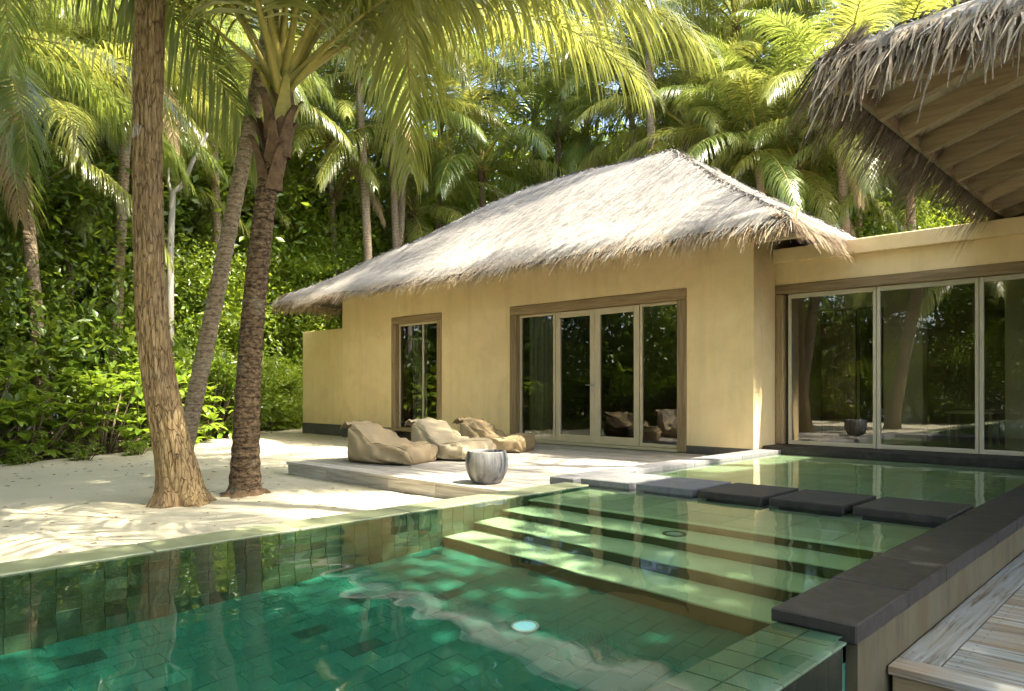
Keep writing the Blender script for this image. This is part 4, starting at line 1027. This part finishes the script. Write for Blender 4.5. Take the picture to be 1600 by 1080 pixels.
for k, (px, t, h, r_, kind) in enumerate(rows):
    x, y = ray(px, t); hw = 'tall' if h > 8 else ('low' if h < 4 else 'middle height')
    lab = f'{hw} {where[kind]} tree {beside(px)}'
    if lab in seen: lab = f'{hw} {where[kind]} tree, one further back, {beside(px)}'
    if lab in seen: lab = f'{hw} {where[kind]} tree, farthest back, {beside(px)}'
    seen[lab] = 1
    tree((x, y), r_, h, lab, kind, k, rz=.95 if h > 4 else 1.0)
# trees around the near side: unseen ones added for shade, others stand in reflections
for k, (x, y, h, r_, kind, lab) in enumerate([
        (5.3, 4.5, 8.2, 2.5, 0, 'unseen shade tree added over the timber deck beyond the right edge'), (1.3, 2.4, 8.2, 1.75, 2, 'unseen shade tree added beside the camera over the pool'), (2.2, -2.6, 7.2, 2.6, 0, 'unseen shade tree added behind the camera'),
        (-1.5, -8.5, 3.6, 2.6, 1, 'bright tree mirrored in the wide glass'), (-4.6, -9.5, 4.2, 2.8, 4, 'yellow green tree mirrored in the middle glass panel'), (-7.8, -9.0, 3.4, 2.6, 0, 'mid green tree at the near end of the garden'),
        (-11, -7.5, 4.2, 3.0, 2, 'dark tree at the near left of the garden'), (-8.5, -14, 7.8, 3.8, 4, 'tall yellow green tree far behind the near garden end'),
        (-14.5, -5, 3.4, 2.6, 0, 'mid green tree left of the near sand'), (-15.8, -1, 3.6, 2.6, 2, 'dark tree left behind the naupaka hedge'), (1.8, -10, 5, 3, 2, 'dark tree behind the near pool end')]):
    tree((x, y), r_, h, lab, kind, 60+k, group='trees on the near side', rz=.75 if k < 3 else 1)
tree((6.4, 5.3), 3.6, 11.0, 'unseen tall shade tree added far beyond the right edge', 2, 88, group='trees on the near side', rz=.5)  # added unseen crown, deepens the shade on coping and deck
for k, (x, kind) in enumerate([(1.4, 0), (-.6, 1), (-2.6, 4), (-4.4, 1), (-6.3, 0), (-8.2, 1), (-10.2, 4), (-12.2, 0)]):
    tree((x, -6.6 - .5*(k % 2)), 1.7, 1.35, f'low bright shrub, {["first", "second", "third", "fourth", "fifth", "sixth", "seventh", "eighth"][k]} of the row behind the camera', kind, 170+k, 'shrub', 'shrub row behind the camera', 'leafy_shrub', trunk=False)
for k, (x, y, z, lab) in enumerate([(-6.2, -7.2, 5.5, 'palm mirrored in the wide glass'), (-1.2, -6.5, 6.2, 'palm behind the camera mirrored in the glass')]):
    palm((x, y, -.2), Vector((x+.5, y+.4, z)), lab, nf=22, key='y', seed=90+k, group='palms on the near side')

# ------------------------------------------------------------------ broad leaved shrubs along the sand
def rosette_mesh(seed, nst, h, spread, leaf=.26, mat=None):
    r = np.random.default_rng(seed); V = []; Q = []; S = MB(); nb = 0
    for i in range(nst):
        a = r.uniform(0, 6.28); rad = spread*math.sqrt(r.random()); hh = h*r.uniform(.12, 1.0)*(1 - .35*(rad/spread)**2)
        tip = np.array([rad*math.cos(a), rad*math.sin(a), hh]); b0 = tip*np.array([.35, .35, 0])
        S.tube([b0, (b0+tip)/2 + np.array([0, 0, .06]), tip], [.018, .014, .009], 5)
        for ring in range(2):
            nl = int(r.integers(7, 11))
            for k in range(nl):
                az = 2*math.pi*k/nl + r.uniform(-.25, .25) + ring*.4; el = (R(48) if ring == 0 else R(8)) + r.normal(0, .2)
                L = leaf*r.uniform(.7, 1.2)*(1.0 if ring else .85); o = tip - np.array([0, 0, .09*ring])
                hd = np.array([math.cos(az), math.sin(az), 0]); sd = np.array([-math.sin(az), math.cos(az), 0])
                p = o.copy(); el_ = el; ws = [.10, .30, .46, .40, .10]; row = []
                for s_ in range(5):
                    w = L*ws[s_]*.5*.85
                    upv = np.array([-hd[0]*math.sin(el_), -hd[1]*math.sin(el_), math.cos(el_)])
                    row += [p - sd*w + upv*w*.3, p, p + sd*w + upv*w*.3]
                    p = p + (hd*math.cos(el_) + np.array([0, 0, math.sin(el_)]))*L/4; el_ -= .22
                V += row
                for s_ in range(4):
                    for c_ in range(2): Q.append((nb+s_*3+c_, nb+s_*3+c_+1, nb+s_*3+c_+4, nb+s_*3+c_+3))
                nb += 15
    return fast_mesh('foliage', np.array(V), quad=np.array(Q), mat=mat, smooth=True), S.data('stem', mat_bgtrunk, True)
ROS = [rosette_mesh(300+i, 44, 1.65, 1.0, .27, mat_rosette) for i in range(3)] + [rosette_mesh(310, 20, .9, .8, .22, mat_rosette)]
hedge_spots = []
yy = -5.0; k = 0
while yy < 12.5:
    hedge_spots.append((float(hedge_edge(yy)) - .75 + .35*math.sin(k*2.3), yy, k)); yy += 1.05 + .25*math.sin(k*1.7); k += 1
order = ['first', 'second', 'third', 'fourth', 'fifth', 'sixth', 'seventh', 'eighth', 'ninth', 'tenth', 'eleventh', 'twelfth', 'thirteenth', 'fourteenth', 'fifteenth', 'sixteenth', 'seventeenth', 'eighteenth', 'nineteenth', 'twentieth']
for (x, y, k) in hedge_spots:
    r = random.Random(k); kind = k % 3; fo, st = ROS[kind]; s = r.uniform(.9, 1.25)
    th = thing('naupaka_shrub', (x, y, -.2), f'large leaved green shrub, {order[k]} along the sand counting from the near end', 'shrub', 'broad leaved shrubs along the sand')
    th.rotation_euler = (0, 0, r.uniform(0, 6.28)); th.scale = (s, s, s*r.uniform(.9, 1.25))
    link('foliage', fo, th); link('stem', st, th)
for i, (px, t, lab) in enumerate([(130, 12.2, 'small low leafy plant at the hedge foot left of the rough trunk'), (215, 13.3, 'small ground plant directly left of the rough trunk'), (40, 11.6, 'small plant at the hedge foot by the left edge')]):
    x, y = ray(px, t); th = thing('ground_plant', (x, y, -.2), lab, 'plant', 'small plants at the hedge foot'); th.scale = (.42,)*3
    link('foliage', ROS[3][0], th); link('stem', ROS[3][1], th)
# fine leaved shrubs right of the palms, below the far eave and above the flat roof
for i, (px, t, h, r_, kind, lab) in enumerate([(425, 21.5, .8, 1.1, 1, 'small bright shrub at the back corner of the sand'), (462, 22.6, .7, 1.0, 1, 'low bright shrub beside the garden wall'), (380, 21.5, 1.0, 1.3, 0, 'rounded green shrub behind the ringed palm'), (345, 19.6, 1.0, 1.3, 0, 'green shrub behind the leaning palm trunk'),
        (300, 18.6, .9, 1.3, 2, 'dark shrub behind the foot of the leaning palm'), (455, 24, 2.4, 1.7, 1, 'tall bright shrub behind the garden wall'), (520, 24.8, 2.0, 1.5, 0, 'shrub behind the top of the garden wall'), (472, 23.6, 4.2, 1.9, 1, 'tall bright leafy shrub rising between ringed palm and far eave'), (418, 23.0, 3.2, 1.8, 1, 'bright leafy shrub directly right of the ringed palm trunk'), (372, 22.6, 3.4, 1.8, 4, 'yellow green leafy shrub between the two palm trunks'), (515, 25.4, 4.8, 1.8, 1, 'bright leafy shrub over the tip of the far eave'), (315, 20.5, 3.0, 1.7, 1, 'bright leafy shrub behind the leaning palm')]):
    x, y = ray(px, t); tree((x, y), r_, h, lab, kind, 130+i, 'shrub', 'fine leaved shrubs', 'leafy_shrub', trunk=False)
    link('stem', ROS[0][1], [o for o in C.objects if o.name.startswith('leafy_shrub')][-1]) if False else None
# hanging leaf spray of a near branch at the left edge
# undergrowth mass behind the shrubs
Vs, Ts, n0 = [], [], 0
r = np.random.default_rng(5)
for i in range(46):
    y = -8 + 22*i/45 + r.normal(0, .2); x = float(hedge_edge(y)) - 1.9 - r.uniform(0, 1.6)
    v, t = leaf_cloud(400+i, 1.1, 1.1, 1.2, 22, 26, .24, None, spread=.34)
    v = v + np.array([x, y, 1.0 + r.uniform(-.2, 1.0)]); Vs.append(v); Ts.append(t + n0); n0 += len(v)
tag(link('undergrowth', fast_mesh('undergrowth', np.concatenate(Vs), tri=np.concatenate(Ts), mat=mat_leafC)), 'dense dark undergrowth filling the gap behind the shrubs', 'undergrowth', kind='stuff')

# bare bleached branch
P = [at(266, 400, 17), at(270, 300, 17), at(285, 290, 17), at(300, 255, 17), at(324, 208, 17)]
db = thing('dead_tree', (P[0].x, P[0].y, -.22), 'bare bleached dead tree with forked branch behind the rough trunk', 'tree')
o_ = Vector(db.location); base = Vector((0, 0, 0))
link('trunk', MB().tube([base, P[0]-o_, P[1]-o_, P[2]-o_, P[3]-o_, P[4]-o_], [.10, .075, .07, .06, .05, .035], 10).data('trunk', mat_deadwood, True), db)
link('branch', MB().tube([P[1]-o_-Vector((0, 0, .2)), at(263, 283, 17)-o_, at(264, 262, 17)-o_], [.04, .03, .02], 8).data('branch', mat_deadwood, True), db)

# scattered litter on the sand
r = np.random.default_rng(9); n = 900
x = r.uniform(-15, -5, n); y = r.uniform(-1, 11, n); keep = x > hedge_edge(y) + .1; x, y = x[keep], y[keep]; n = len(x)
z = np.full(n, Z_SAND + .03); L = r.uniform(.01, .05, n); a = r.uniform(0, 6.28, n)
dx, dy = np.cos(a)*L, np.sin(a)*L
v = np.stack([np.stack([x-dx, y-dy, z-.004], 1), np.stack([x+dy*.3, y-dx*.3, z+.004], 1), np.stack([x+dx, y+dy, z], 1), np.stack([x-dy*.3, y+dx*.3, z+.006], 1)], 1).reshape(-1, 3)
tag(link('leaf_litter', fast_mesh('leaf_litter', v, quad=np.arange(4*n).reshape(-1, 4), mat=mat_litter)), 'scattered dry leaf bits on the white sand', 'litter', kind='stuff')
